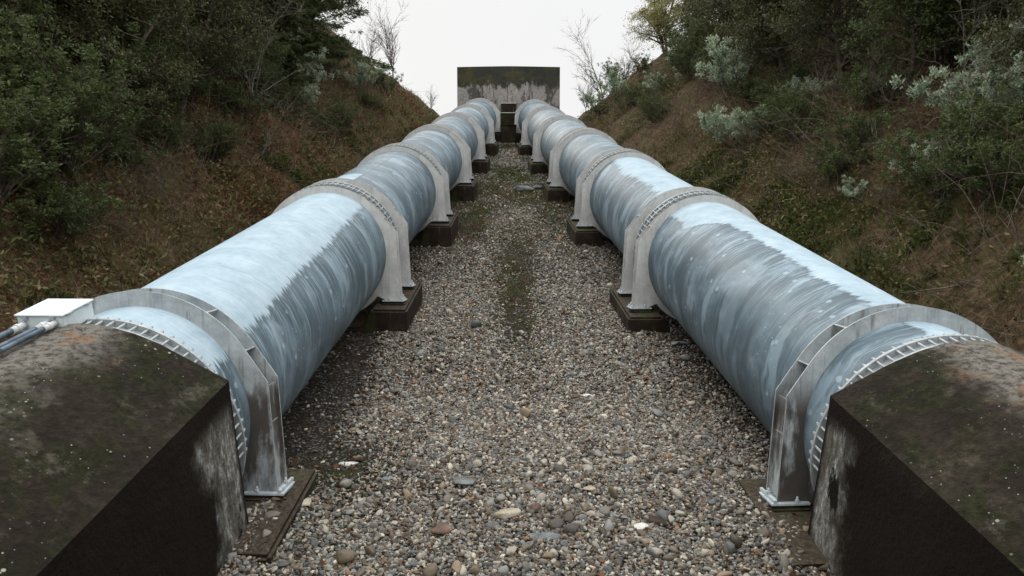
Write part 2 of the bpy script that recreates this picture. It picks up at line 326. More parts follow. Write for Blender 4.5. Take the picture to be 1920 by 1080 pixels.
def mat_leaf(name, cols, rough=.6, spec=.25, trans=.0):
    t = NT(name, rough, spec); r = t.geo('Random Per Island'); o = t.coord('Object'); n = t.noise(o, .9, 3, .6)
    st = [(i/(len(cols)-1) if len(cols) > 1 else 0, c) for i, c in enumerate(cols)]
    f = t.math('ADD', t.math('MULTIPLY', r, .6), t.math('MULTIPLY', t.rng(n, .3, .7), .4))
    cc = t.ramp(f, st); t.color(cc); tr = t.n.new('ShaderNodeBsdfTranslucent'); t.l.new(cc, tr.inputs['Color']); ms = t.n.new('ShaderNodeMixShader'); ms.inputs[0].default_value = .35
    t.l.new(t.b.outputs[0], ms.inputs[1]); t.l.new(tr.outputs[0], ms.inputs[2]); t.l.new(ms.outputs[0], t.n['Material Output'].inputs['Surface']); return t.m
M['bark'] = mat_rock('grey_brown_bark', (.04, .028, .02), (.09, .068, .05), (.18, .15, .12))
M['pale_bark'] = mat_rock('pale_dead_bark', (.07, .058, .045), (.14, .12, .10), (.24, .215, .18))
M['twig'] = mat_rock('brown_twigs', (.08, .055, .038), (.17, .125, .09), (.28, .225, .17))
M['fir'] = mat_leaf('fir_needles', [(.030, .032, .014), (.055, .066, .026), (.09, .108, .04), (.15, .165, .065)])
M['bay'] = mat_leaf('bay_leaves', [(.040, .028, .014), (.052, .056, .022), (.095, .10, .038), (.20, .20, .10)], .5)
M['sunny'] = mat_leaf('sun_tinted_leaves', [(.14, .13, .04), (.27, .26, .09), (.46, .44, .19)], .5)  # warm sunlight on the skyline trees is put into this leaf colour
M['pale_leaf'] = mat_leaf('pale_glaucous_leaves', [(.11, .145, .09), (.28, .35, .235), (.46, .54, .40), (.66, .72, .58)], .6)
M['green_leaf'] = mat_leaf('low_green_leaves', [(.034, .044, .016), (.075, .10, .034), (.14, .175, .06)], .55)
M['litter'] = mat_leaf('dead_leaves', [(.022, .012, .007), (.075, .036, .020), (.15, .07, .038), (.23, .12, .07), (.32, .23, .16)], .8, .1)
M['straw'] = mat_leaf('dry_grass_blades', [(.045, .036, .018), (.11, .09, .045), (.19, .16, .085), (.30, .26, .16)], .85, .1)
M['under'] = mat_leaf('undergrowth_leaves', [(.05, .032, .016), (.07, .08, .028), (.13, .13, .05), (.20, .12, .06), (.22, .26, .12)], .7)
M['grass'] = mat_leaf('green_grass_blades', [(.030, .034, .012), (.060, .070, .022), (.11, .13, .04)], .8, .1)

# ---- terrain height (world metres; the ground under the camera is z = 0)
SLOPE = 0.2105
def _hash(i, j, s):
    n = (i.astype(np.int64)*374761393 + j.astype(np.int64)*668265263 + s*974711) & 0x7fffffff
    n = ((n ^ (n >> 13))*1274126177) & 0x7fffffff
    n = (n ^ (n >> 16)) & 0xffffff
    return n/float(0xffffff)
def vnoise(x, y, s=0):
    x = np.asarray(x, float); y = np.asarray(y, float)
    i = np.floor(x); j = np.floor(y); u = x-i; v = y-j
    u = u*u*(3-2*u); v = v*v*(3-2*v)
    a = _hash(i, j, s); b = _hash(i+1, j, s); c = _hash(i, j+1, s); d = _hash(i+1, j+1, s)
    return (a*(1-u)+b*u)*(1-v)+(c*(1-u)+d*u)*v
def fbm(x, y, s=0, o=4):
    r = 0; k = 1.0; f = 1.0; t = 0
    for q in range(o):
        r = r+k*(vnoise(x*f+q*17.3, y*f-q*9.1, s+q)-.5); t += k; k *= .5; f *= 2.03
    return r/t
def toe_left(y): return -(5.0-.052*(y-6.4))
def toe_right(y): return 5.3-.070*(y-6.4)
def H(x, y):
    x = np.asarray(x, float); y = np.asarray(y, float)
    yc = 47.0
    base = np.where(y < yc, SLOPE*y, SLOPE*yc-.16*(y-yc))
    base = np.where((y > yc-3) & (y < yc+3), base-.0 - (3-np.abs(y-yc))**2*.03, base)
    base = np.where(y < -4, SLOPE*-4+(y+4)*.05, base)
    base = base-.012*x
    q = np.clip((9.8-y)/3.2, 0, 1); base = base+np.where(np.abs(x) < 6, .30, .30)*q*q*(3-2*q)
    dl = np.clip(toe_left(y)-x, 0, None); dr = np.clip(x-toe_right(y), 0, None)
    def prof(d, m, top):
        e = np.where(d < 1.0, m*d*d/2.0, m*(d-.5))
        return top*(1-np.exp(-e/top))
    wob = 1+.5*fbm(x*.11, y*.11, 5, 3)
    h = prof(dl, .95, 16.)*wob+prof(dr, .93, 16.)*wob
    d = dl+dr; amp = np.clip(d/2.5, 0, 1)
    h = h+amp*(1.5*fbm(x*.35, y*.35, 11, 4)+.35*fbm(x*1.7, y*1.7, 23, 3))
    # beyond the crest both banks fall away as well
    fall = np.clip((y-(yc+1))/30., 0, 1)
    h = h*(1-fall*fall*(3-2*fall))
    flat = (1-amp)*(.06*fbm(x*.9, y*.9, 31, 4)+.02*fbm(x*5, y*5, 37, 2))
    flat = flat+np.where(x < 0, .20, .055)*np.exp(-((np.abs(x)-2.2)/.45)**2)*np.clip((7.3-y)/1., 0, 1)
    return base+h+flat

# ------------------------------------------------------------------ ground sheet
def grid_axis(lo, hi, dlo, dhi, fine, coarse_n):
    a = -np.geomspace(1, abs(lo-dlo)+1, coarse_n)[::-1]+1+dlo
    b = np.geomspace(1, hi-dhi+1, coarse_n)-1+dhi
    return np.concatenate([a[:-1], np.arange(dlo, dhi, fine), b])
gx = grid_axis(-260, 260, -17, 17, .22, 26); gy = grid_axis(-120, 420, 2.5, 52, .22, 26)
GX, GY = np.meshgrid(gx, gy); GZ = H(GX, GY)
V = np.stack([GX.ravel(), GY.ravel(), GZ.ravel()], 1); nx, ny = len(gx), len(gy)
ii = (np.arange(ny-1)[:, None]*nx+np.arange(nx-1)[None]).ravel()
F = np.stack([ii, ii+1, ii+nx+1, ii+nx], 1)
g = link('ground', mesh_np('ground', V, F, True), M['ground']); tag(g, 'brown soil banks either side of the gravel strip', 'ground', kind='structure')

# ------------------------------------------------------------------ the two penstocks
LEN = 5.8329
SIDE = {
    'L': dict(C=Vector((-3.3531, 6.3729, -1.8158+4.4)), a=Vector((.0426, .9777, .2054)).normalized(), sg=1),
    'R': dict(C=Vector((3.6979, 6.5700, -1.9808+4.4)), a=Vector((-.0672, .9757, .2088)).normalized(), sg=-1)}
def axis_pose(S, t):
    d = SIDE[S]; a = d['a']; head = -math.atan2(a.x, a.y); pitch = math.asin(a.z)
    return d['C']+a*t, head, pitch
def shell_mesh(length, u0, sg, r=1.0, n=128, step=.35):
    m = max(2, int(length/step)); ang = np.linspace(-math.pi, math.pi, n+1); ys = np.linspace(0, length, m+1)
    A, Y = np.meshgrid(ang, ys)
    rr = r*(1+.0015*np.sin(3*A+1.3*u0)+.0010*np.sin(Y*2.1+A*5))
    V = np.stack([sg*np.sin(A)*rr, Y, np.cos(A)*rr], -1).reshape(-1, 3); uv = np.stack([Y+u0*0, A], -1).reshape(-1, 2)
    i = (np.arange(m)[:, None]*(n+1)+np.arange(n)[None]).ravel(); F = np.stack([i, i+1, i+n+2, i+n+1], 1)
    if sg > 0: F = F[:, ::-1]
    return mesh_np('pipe_shell', V, F, True, uv)
RO = 1.134
def outline(fz, RO=RO, n_arc=40):
    """outer edge of a frame plate from the bottom round to the crown, inboard side (+x); returns points by rising angle"""
    sx, sz, fx = 1.171, .343, 1.230
    pts = []
    for d in np.linspace(-90, -40, 12): pts.append((1.10*math.cos(R(d)), 1.10*math.sin(R(d))))
    pts.append((.985, fz)); pts.append((fx, fz)); pts.append((sx, sz))
    # straight chord from the shoulder to the round top (tangent)
    dd = math.hypot(sx, sz); a0 = math.atan2(sz, sx)+math.acos(RO/dd)
    for q in np.linspace(a0, math.pi/2, n_arc//2): pts.append((RO*math.cos(q), RO*math.sin(q)))
    return pts
def plate_ring(mb, y0, y1, fz, ro, rin=.992):
    half = outline(fz, ro); pts = half+[(-x, z) for x, z in reversed(half[:-1])]; pts = pts[:-1]; n = len(pts)
    inn = []
    for x, z in pts:
        k = math.hypot(x, z); inn.append((x/k*rin, z/k*rin*1.012))
    v = []
    for y in (y0, y1): v += [(x, y, z) for x, z in pts]
    for y in (y0, y1): v += [(x, y, z) for x, z in inn]
    f = []
    for i in range(n):
        j = (i+1) % n
        f.append((i, j, 2*n+j, 2*n+i)); f.append((n+j, n+i, 3*n+i, 3*n+j))       # faces
        f.append((i, n+i, n+j, j))
    mb.add(v, f)
def frame(parent, y, fz, near, pitch, sg, mat, detail=True):
    """support frame: two plates .21 m apart, ribs between them, boxed legs, foot plates; stands upright although the pipe climbs"""
    mb = MB(); W = .25 if near else .213; RO = 1.162 if near else 1.134
    plate_ring(mb, 0, .016, fz, RO); plate_ring(mb, W-.016, W, fz, RO); nrim = len(mb.f)
    for s in (-1, 1):       # outer cover of each leg, set a little back from the plate edges
        a, b = (1.171-.03, .343-.05), (1.230-.03, fz+.012)
        mb.add([(s*a[0], .017, a[1]), (s*a[0], W-.017, a[1]), (s*b[0], W-.017, b[1]), (s*b[0], .017, b[1]),
                (s*(a[0]-.014), .017, a[1]), (s*(a[0]-.014), W-.017, a[1]), (s*(b[0]-.014), W-.017, b[1]), (s*(b[0]-.014), .017, b[1])],
               [(0, 1, 2, 3), (7, 6, 5, 4), (0, 4, 5, 1)])
        mb.add([(s*.97, .017, -.30), (s*.97, W-.017, -.30), (s*.955, W-.017, fz+.012), (s*.955, .017, fz+.012)], [(0, 1, 2, 3)])
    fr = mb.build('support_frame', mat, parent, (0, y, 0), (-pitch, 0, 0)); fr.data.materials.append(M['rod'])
    for q in range(2, nrim, 3): fr.data.polygons[q].material_index = 1      # edge highlights painted in as a separate rim tone
    # ribs
    rib = MB(); rib.box(-.007, .007, .017, W-.017, 0, 1)
    rme = None
    for k, d in enumerate((-2, 33, 57, 90, 123, 147, 182)):
        c, s_ = math.cos(R(d)), math.sin(R(d))
        r0, r1 = (1.0, RO-.004) if 20 < d < 160 else (1.0, 1.165)
        L = r1-r0
        if rme is None: rme = rib.mesh('rib')
        o = link('rib', rme, mat, fr, (c*r0, 0, s_*r0), (0, R(90-d), 0)); o.scale = (1, 1, L)
    if not detail: return fr
    for s in (-1, 1):
        b = MB(); x0, x1 = sorted((s*.93, s*1.30)); b.box(x0, x1, -.05, W+.05, fz-.022, fz-.001)
        xa, xb = sorted((s*1.245, s*1.275)); b.box(xa, xb, -.045, W+.045, fz-.0005, fz+.03)
        link('foot_plate', b.mesh('foot_plate', .003), M['zinc'], fr)
        bm_ = MB(); bm_.tube((0, 0, 0), (0, 0, .055), .010, n=8); bm_.tube((0, 0, .004), (0, 0, .026), .021, n=6, smooth=False); bme = bm_.mesh('anchor_bolt')
        for yy in (-.028, W+.028): link('anchor_bolt', bme, M['zinc'], fr, (s*1.05, yy, fz))
        link('anchor_bolt', bme, M['zinc'], fr, (s*1.26, W*.5, fz+.031))
    return fr
def coupling(S, t0, t1, rods, label, radius=1.03):
    """sleeve coupling with two follower rings, drawn together by tie rods"""
    P, head, pitch = axis_pose(S, t0); e = empty('expansion_coupling', P, (pitch, 0, head)); w = t1-t0; sg = SIDE[S]['sg']
    tag(e, label, 'pipe coupling', 'expansion couplings on the two pipes')
    o = link('sleeve', shell_mesh(w-.02, 0, sg, radius-.012, 96, .2), M['near_frame'] if rods else M['frame'], e, (0, .01, 0))
    for yy in (0, w-.03):
        mb = MB(); n = 96; r0, r1 = radius-.02, radius+.045; v = []
        for y in (yy, yy+.026):
            for r in (r0, r1): v += [(r*math.sin(2*math.pi*i/n), y, r*math.cos(2*math.pi*i/n)) for i in range(n)]
        f = []
        for i in range(n):
            j = (i+1) % n
            f += [(i, j, n+j, n+i), (2*n+j, 2*n+i, 3*n+i, 3*n+j), (n+i, n+j, 3*n+j, 3*n+i)]
        mb.add(v, f); mb.build('follower_ring', M['rod'] if rods else M['frame'], e)
    if rods:
        mb = MB(); mb.tube((0, -.055, 0), (0, w+.045, 0),   .0115, n=6); mb.tube((0, -.022, 0), (0, -.002, 0), .0185, n=6, smooth=False)
        mb.tube((0, w-.002, 0), (0, w+.018, 0), .0185, n=6, smooth=False); me = mb.mesh('tie_rod')
        step = 5.0
        for k in range(int(222/step)):
            d = -118+k*step*1.0
            link('tie_rod', me, M['rod'], e, (sg*math.sin(R(d))*(radius+.028), 0, math.cos(R(d))*(radius+.028)), (0, sg*R(d), 0))
    return e
ORD = ['lowest', 'second', 'third', 'fourth', 'fifth', 'sixth', 'topmost']
# where the chalky crown coat ends on each length of pipe: b0 + b1*u (rad from the crown), raggedness, inner edge
COAT = {('L', 1): (.98, -.045, .30, -.62, .10, 0., 99.), ('L', 2): (.14, 0, .06, -.50, .0, 0., 1.9), ('R', 1): (.12, .02, .22, -.85, .5, .45, 99.), ('R', 2): (.62, -.02, .45, -9., .7, 0., 99.)}
W_ = .213; GAP = .84
COATDESC = {('L', 1): 'wide chalky white coat along its crown', ('R', 1): 'narrow white crown coat above long pale drip streaks',
            ('L', 2): 'dark streaked with one small white patch', ('R', 2): 'broad white crown coat with a jagged edge'}
for S, nm in (('L', 'left'), ('R', 'right')):
    sg = SIDE[S]['sg']
    for k in range(1, 8):
        ta = (k-1)*LEN+(GAP if k > 1 else 0) ; ts = ta-(.34 if k == 1 else .13)
        te = k*LEN+W_+.13 if k < 7 else 6*LEN+2.3
        if k == 7: ta = 6*LEN+GAP; ts = ta-.13
        P, head, pitch = axis_pose(S, ts)
        e = empty('penstock_section', P, (pitch, 0, head))
        b = COAT.get((S, k), (-5, 0, .1, -9, 0, 0., 99.))
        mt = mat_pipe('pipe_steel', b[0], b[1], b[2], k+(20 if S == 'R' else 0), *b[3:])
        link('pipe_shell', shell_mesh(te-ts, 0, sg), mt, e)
        d = COATDESC.get((S, k), 'blue grey with dark drip streaks')
        tag(e, f'{ORD[k-1]} length of the {nm} pipe, {d}', 'pipe section', 'sections of the two climbing pipes')
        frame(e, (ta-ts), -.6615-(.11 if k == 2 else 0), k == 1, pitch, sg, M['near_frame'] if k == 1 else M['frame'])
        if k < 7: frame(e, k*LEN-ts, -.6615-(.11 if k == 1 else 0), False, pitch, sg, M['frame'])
    for k in range(0, 7):
        t0, t1 = (-.50, -.31) if k == 0 else (k*LEN+.40, k*LEN+.60)
        where = f'with ladder like tie rods joining the {nm} pipe to its mossy block' if k == 0 else f'between the {("first", "second", "third", "fourth", "fifth", "topmost")[k-1]} pair of twin frames up the {nm} hand pipe'
        coupling(S, t0, t1, k < 3, f'ring coupling {where}', 1.035 if k == 0 else 1.078)
    # concrete piers
    for k in range(0, 7):
        P, head, pitch = axis_pose(S, k*LEN)
        fz = -.6615-.022-(.11 if k == 1 else 0)
        y0, y1 = (-.80, .50) if k == 0 else (-.30, 1.30)
        lift = 0
        prof = [(-1.39, fz), (-.80, fz), (-.62, -1.09), (.62, -1.09), (.80, fz), (1.39, fz), (1.40, fz-1.3), (-1.40, fz-1.3)]
        if k == 0: prof = [(-1.45, fz), (-.80, fz), (-.62, -1.09), (.62, -1.09), (.80, fz), (1.45, fz), (1.46, fz-1.3), (-1.46, fz-1.3)]
        v = []; n = len(prof)
        # the rear frame of each pair stands higher with the climbing pipe: step the pier under it
        if k == 0:
            ys = [(y0, (y0-.16)*math.tan(pitch)), (y1, (y1-.16)*math.tan(pitch))]
        else:
            ys = [(y0, (y0-.23)*math.tan(pitch)), (y1, (y1-.23)*math.tan(pitch))]
        for y, dz in ys: v += [(x, y, z+dz) for x, z in prof]
        f = [tuple(range(n)), tuple(reversed([(len(ys)-1)*n+i for i in range(n)]))]
        for q in range(len(ys)-1): f += [(q*n+i, q*n+n+i, q*n+n+(i+1) % n, q*n+(i+1) % n) for i in range(n)]
        pm = MB().add(v, f)
        if True:
            for s_ in (-1, 1):      # grout pads that level the foot plates
                for yy, zz in (((0, fz),) if k == 0 else ((0, fz), (GAP, fz+GAP*math.tan(pitch)))): xa, xb = sorted((s_*.91, s_*1.32)); pm.box(xa, xb, yy-.07, yy+.283, zz-.12, zz)
        o = pm.build('concrete_pier', M['pier'], None, P, (0, 0, head), bevel=.035 if k else .03)
        tag(o, f'dark damp concrete pier under the {"frame beside the block" if k == 0 else ORD[k]+" frame pair"} of the {nm} hand pipe' if k != 1 else f'dark damp concrete pier under the first twin frames above the {nm} hand block', 'pier', 'concrete piers carrying the pipes')

# ------------------------------------------------------------------ anchor blocks in the foreground
def anchor_block(S, label):
    P, head, pitch = axis_pose(S, -.515); sg = SIDE[S]['sg']
    prof = [(0, 1.12), (.2, 1.10), (.4, 1.035), (.6, .945), (.8, .825), (.95, .735), (1.115, .635)]
    half = []
    for i in range(len(prof)-1):
        for q in range(4):
            t = q/4; half.append((prof[i][0]*(1-t)+prof[i+1][0]*t, prof[i][1]*(1-t)+prof[i+1][1]*t))
    half.append(prof[-1])
    side = [(1.115, z) for z in np.linspace(.52, -2.3, 22)]
    pr = half+side; pts = [(-x, z) for x, z in reversed(pr[1:])]+pr; n = len(pts)
    ys = -np.concatenate([np.linspace(0, .12, 5), np.linspace(.2, 7.4, 74)]); V = []
    P2 = np.array(pts)
    for j, y in enumerate(ys):
        rough = .008*np.array([fbm(np.array(p[0]*3.+p[1]*2), np.array(y*2.2+p[1]), 61, 4) for p in pts])
        chip = np.where((np.abs(P2[:, 1]-.635) < .04) & (np.abs(P2[:, 0]) > 1.0), -.004+.012*(float(vnoise(y*1.2+2, 3, 7))-.5), 0)
        if j == 0: chip = chip-.012
        k = 1+(rough+chip)
        V += [(p[0]*q, y+(0 if j else -.0)+.012*(float(vnoise(p[0]*6, p[1]*6, 9))-.5)*(j == 0), p[1]*q if p[1] > 0 else p[1]) for p, q in zip(pts, k)]
    F = [(j*n+i, j*n+i+1, (j+1)*n+i+1, (j+1)*n+i) for j in range(len(ys)-1) for i in range(n-1)]
    F += [tuple(reversed(range(n))), tuple((len(ys)-1)*n+i for i in range(n))]
    me = bpy.data.meshes.new('anchor_block'); me.from_pydata(V, [], F)
    import bmesh
    bm = bmesh.new(); bm.from_mesh(me); bmesh.ops.recalc_face_normals(bm, faces=bm.faces); bm.to_mesh(me); bm.free()
    o = link('anchor_block', me, M['block'], None, P, (pitch, 0, head)); tag(o, label, 'concrete block'); return o
bl = anchor_block('L', 'mossy concrete block round the left hand pipe, carrying the pale metal box')
br = anchor_block('R', 'mossy concrete block round the right hand pipe, dotted with white lichen and bare on top')

# ------------------------------------------------------------------ metal box with conduits on the left block
P, head, pitch = axis_pose('L', -.52)
PB, hb, pb = axis_pose('L', -.60)
jb = empty('junction_box', PB, (pb, 0, hb)); tag(jb, 'shallow white painted metal box with conduits on the left hand block', 'junction box')
b = MB(); b.box(-.475, -.105, 0, .385, 1.06, 1.195); link('enclosure', b.mesh('enclosure', .006), M['box'], jb)
b = MB(); b.box(-.487, -.093, -.012, .397, 1.197, 1.21); link('lid', b.mesh('lid', .004), M['box'], jb)
for lx_ in (-.40, -.18):
    m_ = MB(); m_.box(lx_-.018, lx_+.018, -.020, -.001, 1.165, 1.205); m_.tube((lx_, -.021, 1.18), (lx_, -.028, 1.18), .007, n=8); link('latch', m_.mesh('latch', .002), M['rod'], jb)
for ly_ in (.07, .31):
    m_ = MB(); m_.tube((-.092, ly_-.035, 1.198), (-.092, ly_+.035, 1.198), .007, n=8); link('hinge', m_.mesh('hinge'), M['rod'], jb)
def conduit(x, z, y0, mat, rr, tail):
    c = MB(); prev = (x, y0, z)
    for q in range(1, 9): nxt = (x-.012*q*tail, y0-.45*q, z+.004*q); c.tube(prev, nxt, rr, n=12, cap=q in (1, 8)); prev = nxt
    cd = c.build('conduit', mat, jb); s = MB(); s.tube((x, y0+.03, z), (x, y0-.15, z-.0), rr*1.22, n=14); s.tube((x, y0-.10, z), (x, y0-.07, z), rr*1.5, n=14)
    link('sleeve', s.mesh('sleeve'), M['conduit_pale'], cd)
conduit(-.165, 1.145, 0, M['conduit_dark'], .020, .6); conduit(-.225, 1.145, 0, M['conduit_dark'], .020, .6); conduit(-.42, 1.125, 0, M['conduit_dark'], .024, 1.2)
b = MB()
for x in (-.262, -.142): b.tube((x, -.62, 1.07), (x, -.62, 1.175), .004, n=6)
b.tube((-.264, -.62, 1.177), (-.140, -.62, 1.177), .004, n=6); link('clamp', b.mesh('clamp'), M['bark'], jb)

# ------------------------------------------------------------------ headwall at the top
HY = 6.37+.977*(6*LEN+1.9); hz = 4.4+math.tan(math.asin(.0))
def topz(px, py, y):
    th = R(5.627); d = Vector((px-960, math.sin(th)*(540-py)+math.cos(th)*1350, math.cos(th)*(540-py)-math.sin(th)*1350)); return 4.4+d.z/d.y*y
zt = topz(955, 124, HY); xl = (857-960)/1350*(HY*1.0); xr = (1050-960)/1350*HY
zc_ = math.cos(R(5.627))*HY-math.sin(R(5.627))*(zt-4.4); xl = (857-960)/1350*zc_; xr = (1050-960)/1350*zc_
xm = (xl+xr)/2; hw = (xr-xl)/2
mb = MB(); n = 24; top = [(-hw+2*hw*i/n, -.05*abs(-1+2*i/n)**1.3) for i in range(n+1)]
prof = top+[(hw, -7.5), (-hw, -7.5)]
v = [(x, 0, z) for x, z in prof]+[(x, 4.5, z) for x, z in prof]; m = len(prof)
mb.add(v, [tuple(reversed(range(m))), tuple(m+i for i in range(m))]+[(i, (i+1) % m, m+(i+1) % m, m+i) for i in range(m)])
hwall = mb.build('headwall', M['head'], None, (xm, HY, zt)); tag(hwall, 'tall stained concrete headwall where both pipes end at the skyline', 'concrete wall')
# stepped concrete between the pipes at its foot
st = empty('concrete_steps', (xm, HY, 0)); gz = float(H(xm, HY))
tag(st, 'dark stepped concrete channel with pale ledges between the pipes below the headwall', 'steps')
heights = [(-.5, 2.0), (-1.3, 1.35), (-2.3, .55)]
prev = 0.0
for y, hh in heights:
    b = MB(); b.box(-.42, .42, y, prev-.003, gz-1.5-.15*abs(y), gz+hh-.09); o = link('step', b.mesh('step', .012), M['pier'], st)
    b = MB(); b.box(-.45, .45, y-.04, prev-.004, gz+hh-.088, gz+hh-.045); link('ledge', b.mesh('ledge', .01), M['frame'] if y > -2 else M['pier'], o); prev = y

# ------------------------------------------------------------------ gravel: one sheet of loose stones (points + instanced pebbles)
rng = np.random.default_rng(7)
stone_col = bpy.data.collections.new('gravel_pebbles')      # sources of the scatter, not linked into the scene
def ico(sub):
    import bmesh
    bm = bmesh.new(); bmesh.ops.create_icosphere(bm, subdivisions=sub, radius=1); v = np.array([p.co[:] for p in bm.verts]); f = np.array([[q.index for q in p.verts] for p in bm.faces]); bm.free(); return v, f
ICO2, ICOF2 = ico(2); ICO3, ICOF3 = ico(3)
def stone_verts(base, seed, cuts=7, lo=.55, hi=.85):
    r = np.random.default_rng(seed); v = base.copy()
    for q in range(cuts):                                   # plane cuts give flats and rounded corners
        n = r.normal(size=3); n /= np.linalg.norm(n); d = r.uniform(lo, hi); s = v@n; m = s > d; v[m] -= np.outer((s[m]-d)*.85, n)
    v *= np.array([r.uniform(.8, 1.3), r.uniform(.65, 1.), r.uniform(.38, .7)]); return v
for q in range(14):
    me = mesh_np('pebble', stone_verts(ICO2, 100+q, 9, .42, .8), ICOF2, True); me.materials.append(M['stone']); stone_col.objects.link(bpy.data.objects.new('pebble_%02d' % q, me))
def corridor_pts(n, y0, y1, half0, half1, s0, s1, power=1.):
    y = y0+(y1-y0)*rng.random(n)**power; w = half0+(half1-half0)*(y-y0)/(y1-y0); x = rng.uniform(-1, 1, n)*w
    return x, y, rng.uniform(s0, s1, n)
parts = []
parts.append(corridor_pts(70000, 4.6, 9.5, 2.9, 3.1, .013, .029)); parts.append(corridor_pts(46000, 9.5, 14.5, 3.2, 3.0, .015, .030))
parts.append(corridor_pts(30000, 14.5, 22, 2.9, 2.5, .018, .032)); parts.append(corridor_pts(13000, 22, 40, 2.4, 1.6, .027, .045))
parts.append(corridor_pts(2400, 4.6, 12, 2.9, 3.1, .028, .052)); parts.append(corridor_pts(240, 4.6, 7.6, 2.7, 2.8, .045, .075)); parts.append(corridor_pts(90, 8, 22, 2.7, 2.5, .06, .10))
px = np.concatenate([p[0] for p in parts]); py = np.concatenate([p[1] for p in parts]); ps = np.concatenate([p[2] for p in parts])
# bare, mossy patches: lower left, the middle strip further up, and the damp soil hard against the pipes
def patch(x, y, cx, cy, rx, ry): return np.exp(-(((x-cx)/rx)**2+((y-cy)/ry)**2))
bare = .95*patch(px, py, -1.75, 7.3, .6, .8)+.6*patch(px, py, .05, 14.0, .5, 3.4)+.8*patch(px, py, -2.3, 9.2, .45, 2.0)+.75*patch(px, py, .1, 12.6, .3, 1.6)+.6*patch(px, py, .2, 17, .5, 2.5)
bare += .65*np.clip((py-17)/8, 0, 1)*np.clip(fbm(px*.8, py*.5, 91, 3)*4+.6, 0, 1.1)+.7*patch(px, py, 1.2, 21, .6, 3)+.9*patch(px, py, -1.1, 20, .6, 3)
edge = np.clip((np.abs(px-.15)-(2.25-.035*(py-6)))/.5, 0, 1)*.75*np.clip((py-6.6)/.8, .1, 1)
keep = rng.random(len(px)) > np.clip(bare+edge+.5*fbm(px*1.3, py*1.3, 71, 3), 0, .97)
keep &= ~((np.abs(px) < .9) & (py > 40.4))
px, py, ps = px[keep], py[keep], ps[keep]
pz = H(px, py)+ps*rng.uniform(-.15, .75, len(px))
gm = bpy.data.meshes.new('gravel'); gm.vertices.add(len(px)); gm.vertices.foreach_set('co', np.stack([px, py, pz], 1).astype(np.float32).ravel())
rot = np.stack([rng.normal(0, .6, len(px)), rng.normal(0, .45, len(px)), rng.uniform(0, 6.28, len(px))], 1).astype(np.float32)
at = gm.attributes.new('rot', 'FLOAT_VECTOR', 'POINT'); at.data.foreach_set('vector', rot.ravel())
at = gm.attributes.new('size', 'FLOAT', 'POINT'); at.data.foreach_set('value', ps.astype(np.float32)*1.12)
gm.update(); go = link('gravel', gm); tag(go, 'grey river gravel strewn between the two pipes', 'gravel', kind='stuff')
ng = bpy.data.node_groups.new('scatter_pebbles', 'GeometryNodeTree'); ng.interface.new_socket('Geometry', in_out='INPUT', socket_type='NodeSocketGeometry'); ng.interface.new_socket('Geometry', in_out='OUTPUT', socket_type='NodeSocketGeometry')
a = ng.nodes.new('NodeGroupInput'); z = ng.nodes.new('NodeGroupOutput'); ip = ng.nodes.new('GeometryNodeInstanceOnPoints'); ci = ng.nodes.new('GeometryNodeCollectionInfo')
ci.inputs['Collection'].default_value = stone_col; ci.inputs['Separate Children'].default_value = True; ci.inputs['Reset Children'].default_value = True
na = ng.nodes.new('GeometryNodeInputNamedAttribute'); na.data_type = 'FLOAT_VECTOR'; na.inputs[0].default_value = 'rot'
nb = ng.nodes.new('GeometryNodeInputNamedAttribute'); nb.data_type = 'FLOAT'; nb.inputs[0].default_value = 'size'
ng.links.new(a.outputs[0], ip.inputs['Points']); ng.links.new(ci.outputs[0], ip.inputs['Instance']); ip.inputs['Pick Instance'].default_value = True
ng.links.new(na.outputs[0], ip.inputs['Rotation']); ng.links.new(nb.outputs[0], ip.inputs['Scale']); ng.links.new(ip.outputs[0], z.inputs[0])
md = go.modifiers.new('pebbles', 'NODES'); md.node_group = ng
lx = rng.uniform(-2.6, 2.6, 1500); ly = rng.uniform(5.4, 26, 1500)
# larger stones one can tell apart
RK = {'cream': mat_rock('cream_stone', (.20, .16, .11), (.36, .31, .23), (.52, .47, .38)), 'dark': mat_rock('dark_stone', (.018, .012, .009), (.035, .024, .018), (.07, .05, .04)),
      'grey': mat_rock('blue_grey_stone', (.08, .09, .095), (.17, .19, .20), (.30, .32, .33)), 'brown': mat_rock('brown_stone', (.06, .04, .028), (.14, .09, .065), (.24, .17, .12)),
      'rust': mat_rock('orange_stone', (.20, .09, .045), (.36, .19, .10), (.5, .32, .2)), 'white': mat_rock('white_stone', (.42, .40, .36), (.6, .58, .54), (.75, .74, .7)),
      'slate': mat_rock('slate_boulder', (.06, .066, .066), (.13, .14, .14), (.25, .26, .25))}
def rock(x, y, s, kind, seed, label, sz=(1, 1, 1), rz=0, sink=.25):
    v = stone_verts(ICO3, seed, 12, .45, .8); v += .05*np.stack([fbm(v[:, 0]*2+seed, v[:, 1]*2+v[:, 2], 3+q, 3) for q in range(3)], 1)
    v = v/np.abs(v).max()*np.array(sz)*s
    o = link('rock', mesh_np('rock', v, ICOF3, True), RK[kind], None, (x, y, float(H(x, y))+s*sz[2]*(1-sink*2)*.5), (0, 0, rz)); tag(o, label, 'rock', 'stones larger than the gravel'); return o
rock(-.07, 6.42, 0.145, 'cream', 1, 'large cream angular stone at the bottom middle of the gravel', (1.15, .85, .6), .5)
rock(.22, 6.5, 0.087, 'brown', 2, 'upright pinkish brown stone right beside the large cream one', (.8, .7, 1.0), .2)
rock(1.30, 6.36, 0.134, 'dark', 3, 'dark wet stone near the foot of the right block', (1.3, .7, .5), -.7)
rock(1.16, 6.24, 0.098, 'white', 4, 'whitish stone just left of the dark wet stone', (1, .8, .75), .3)
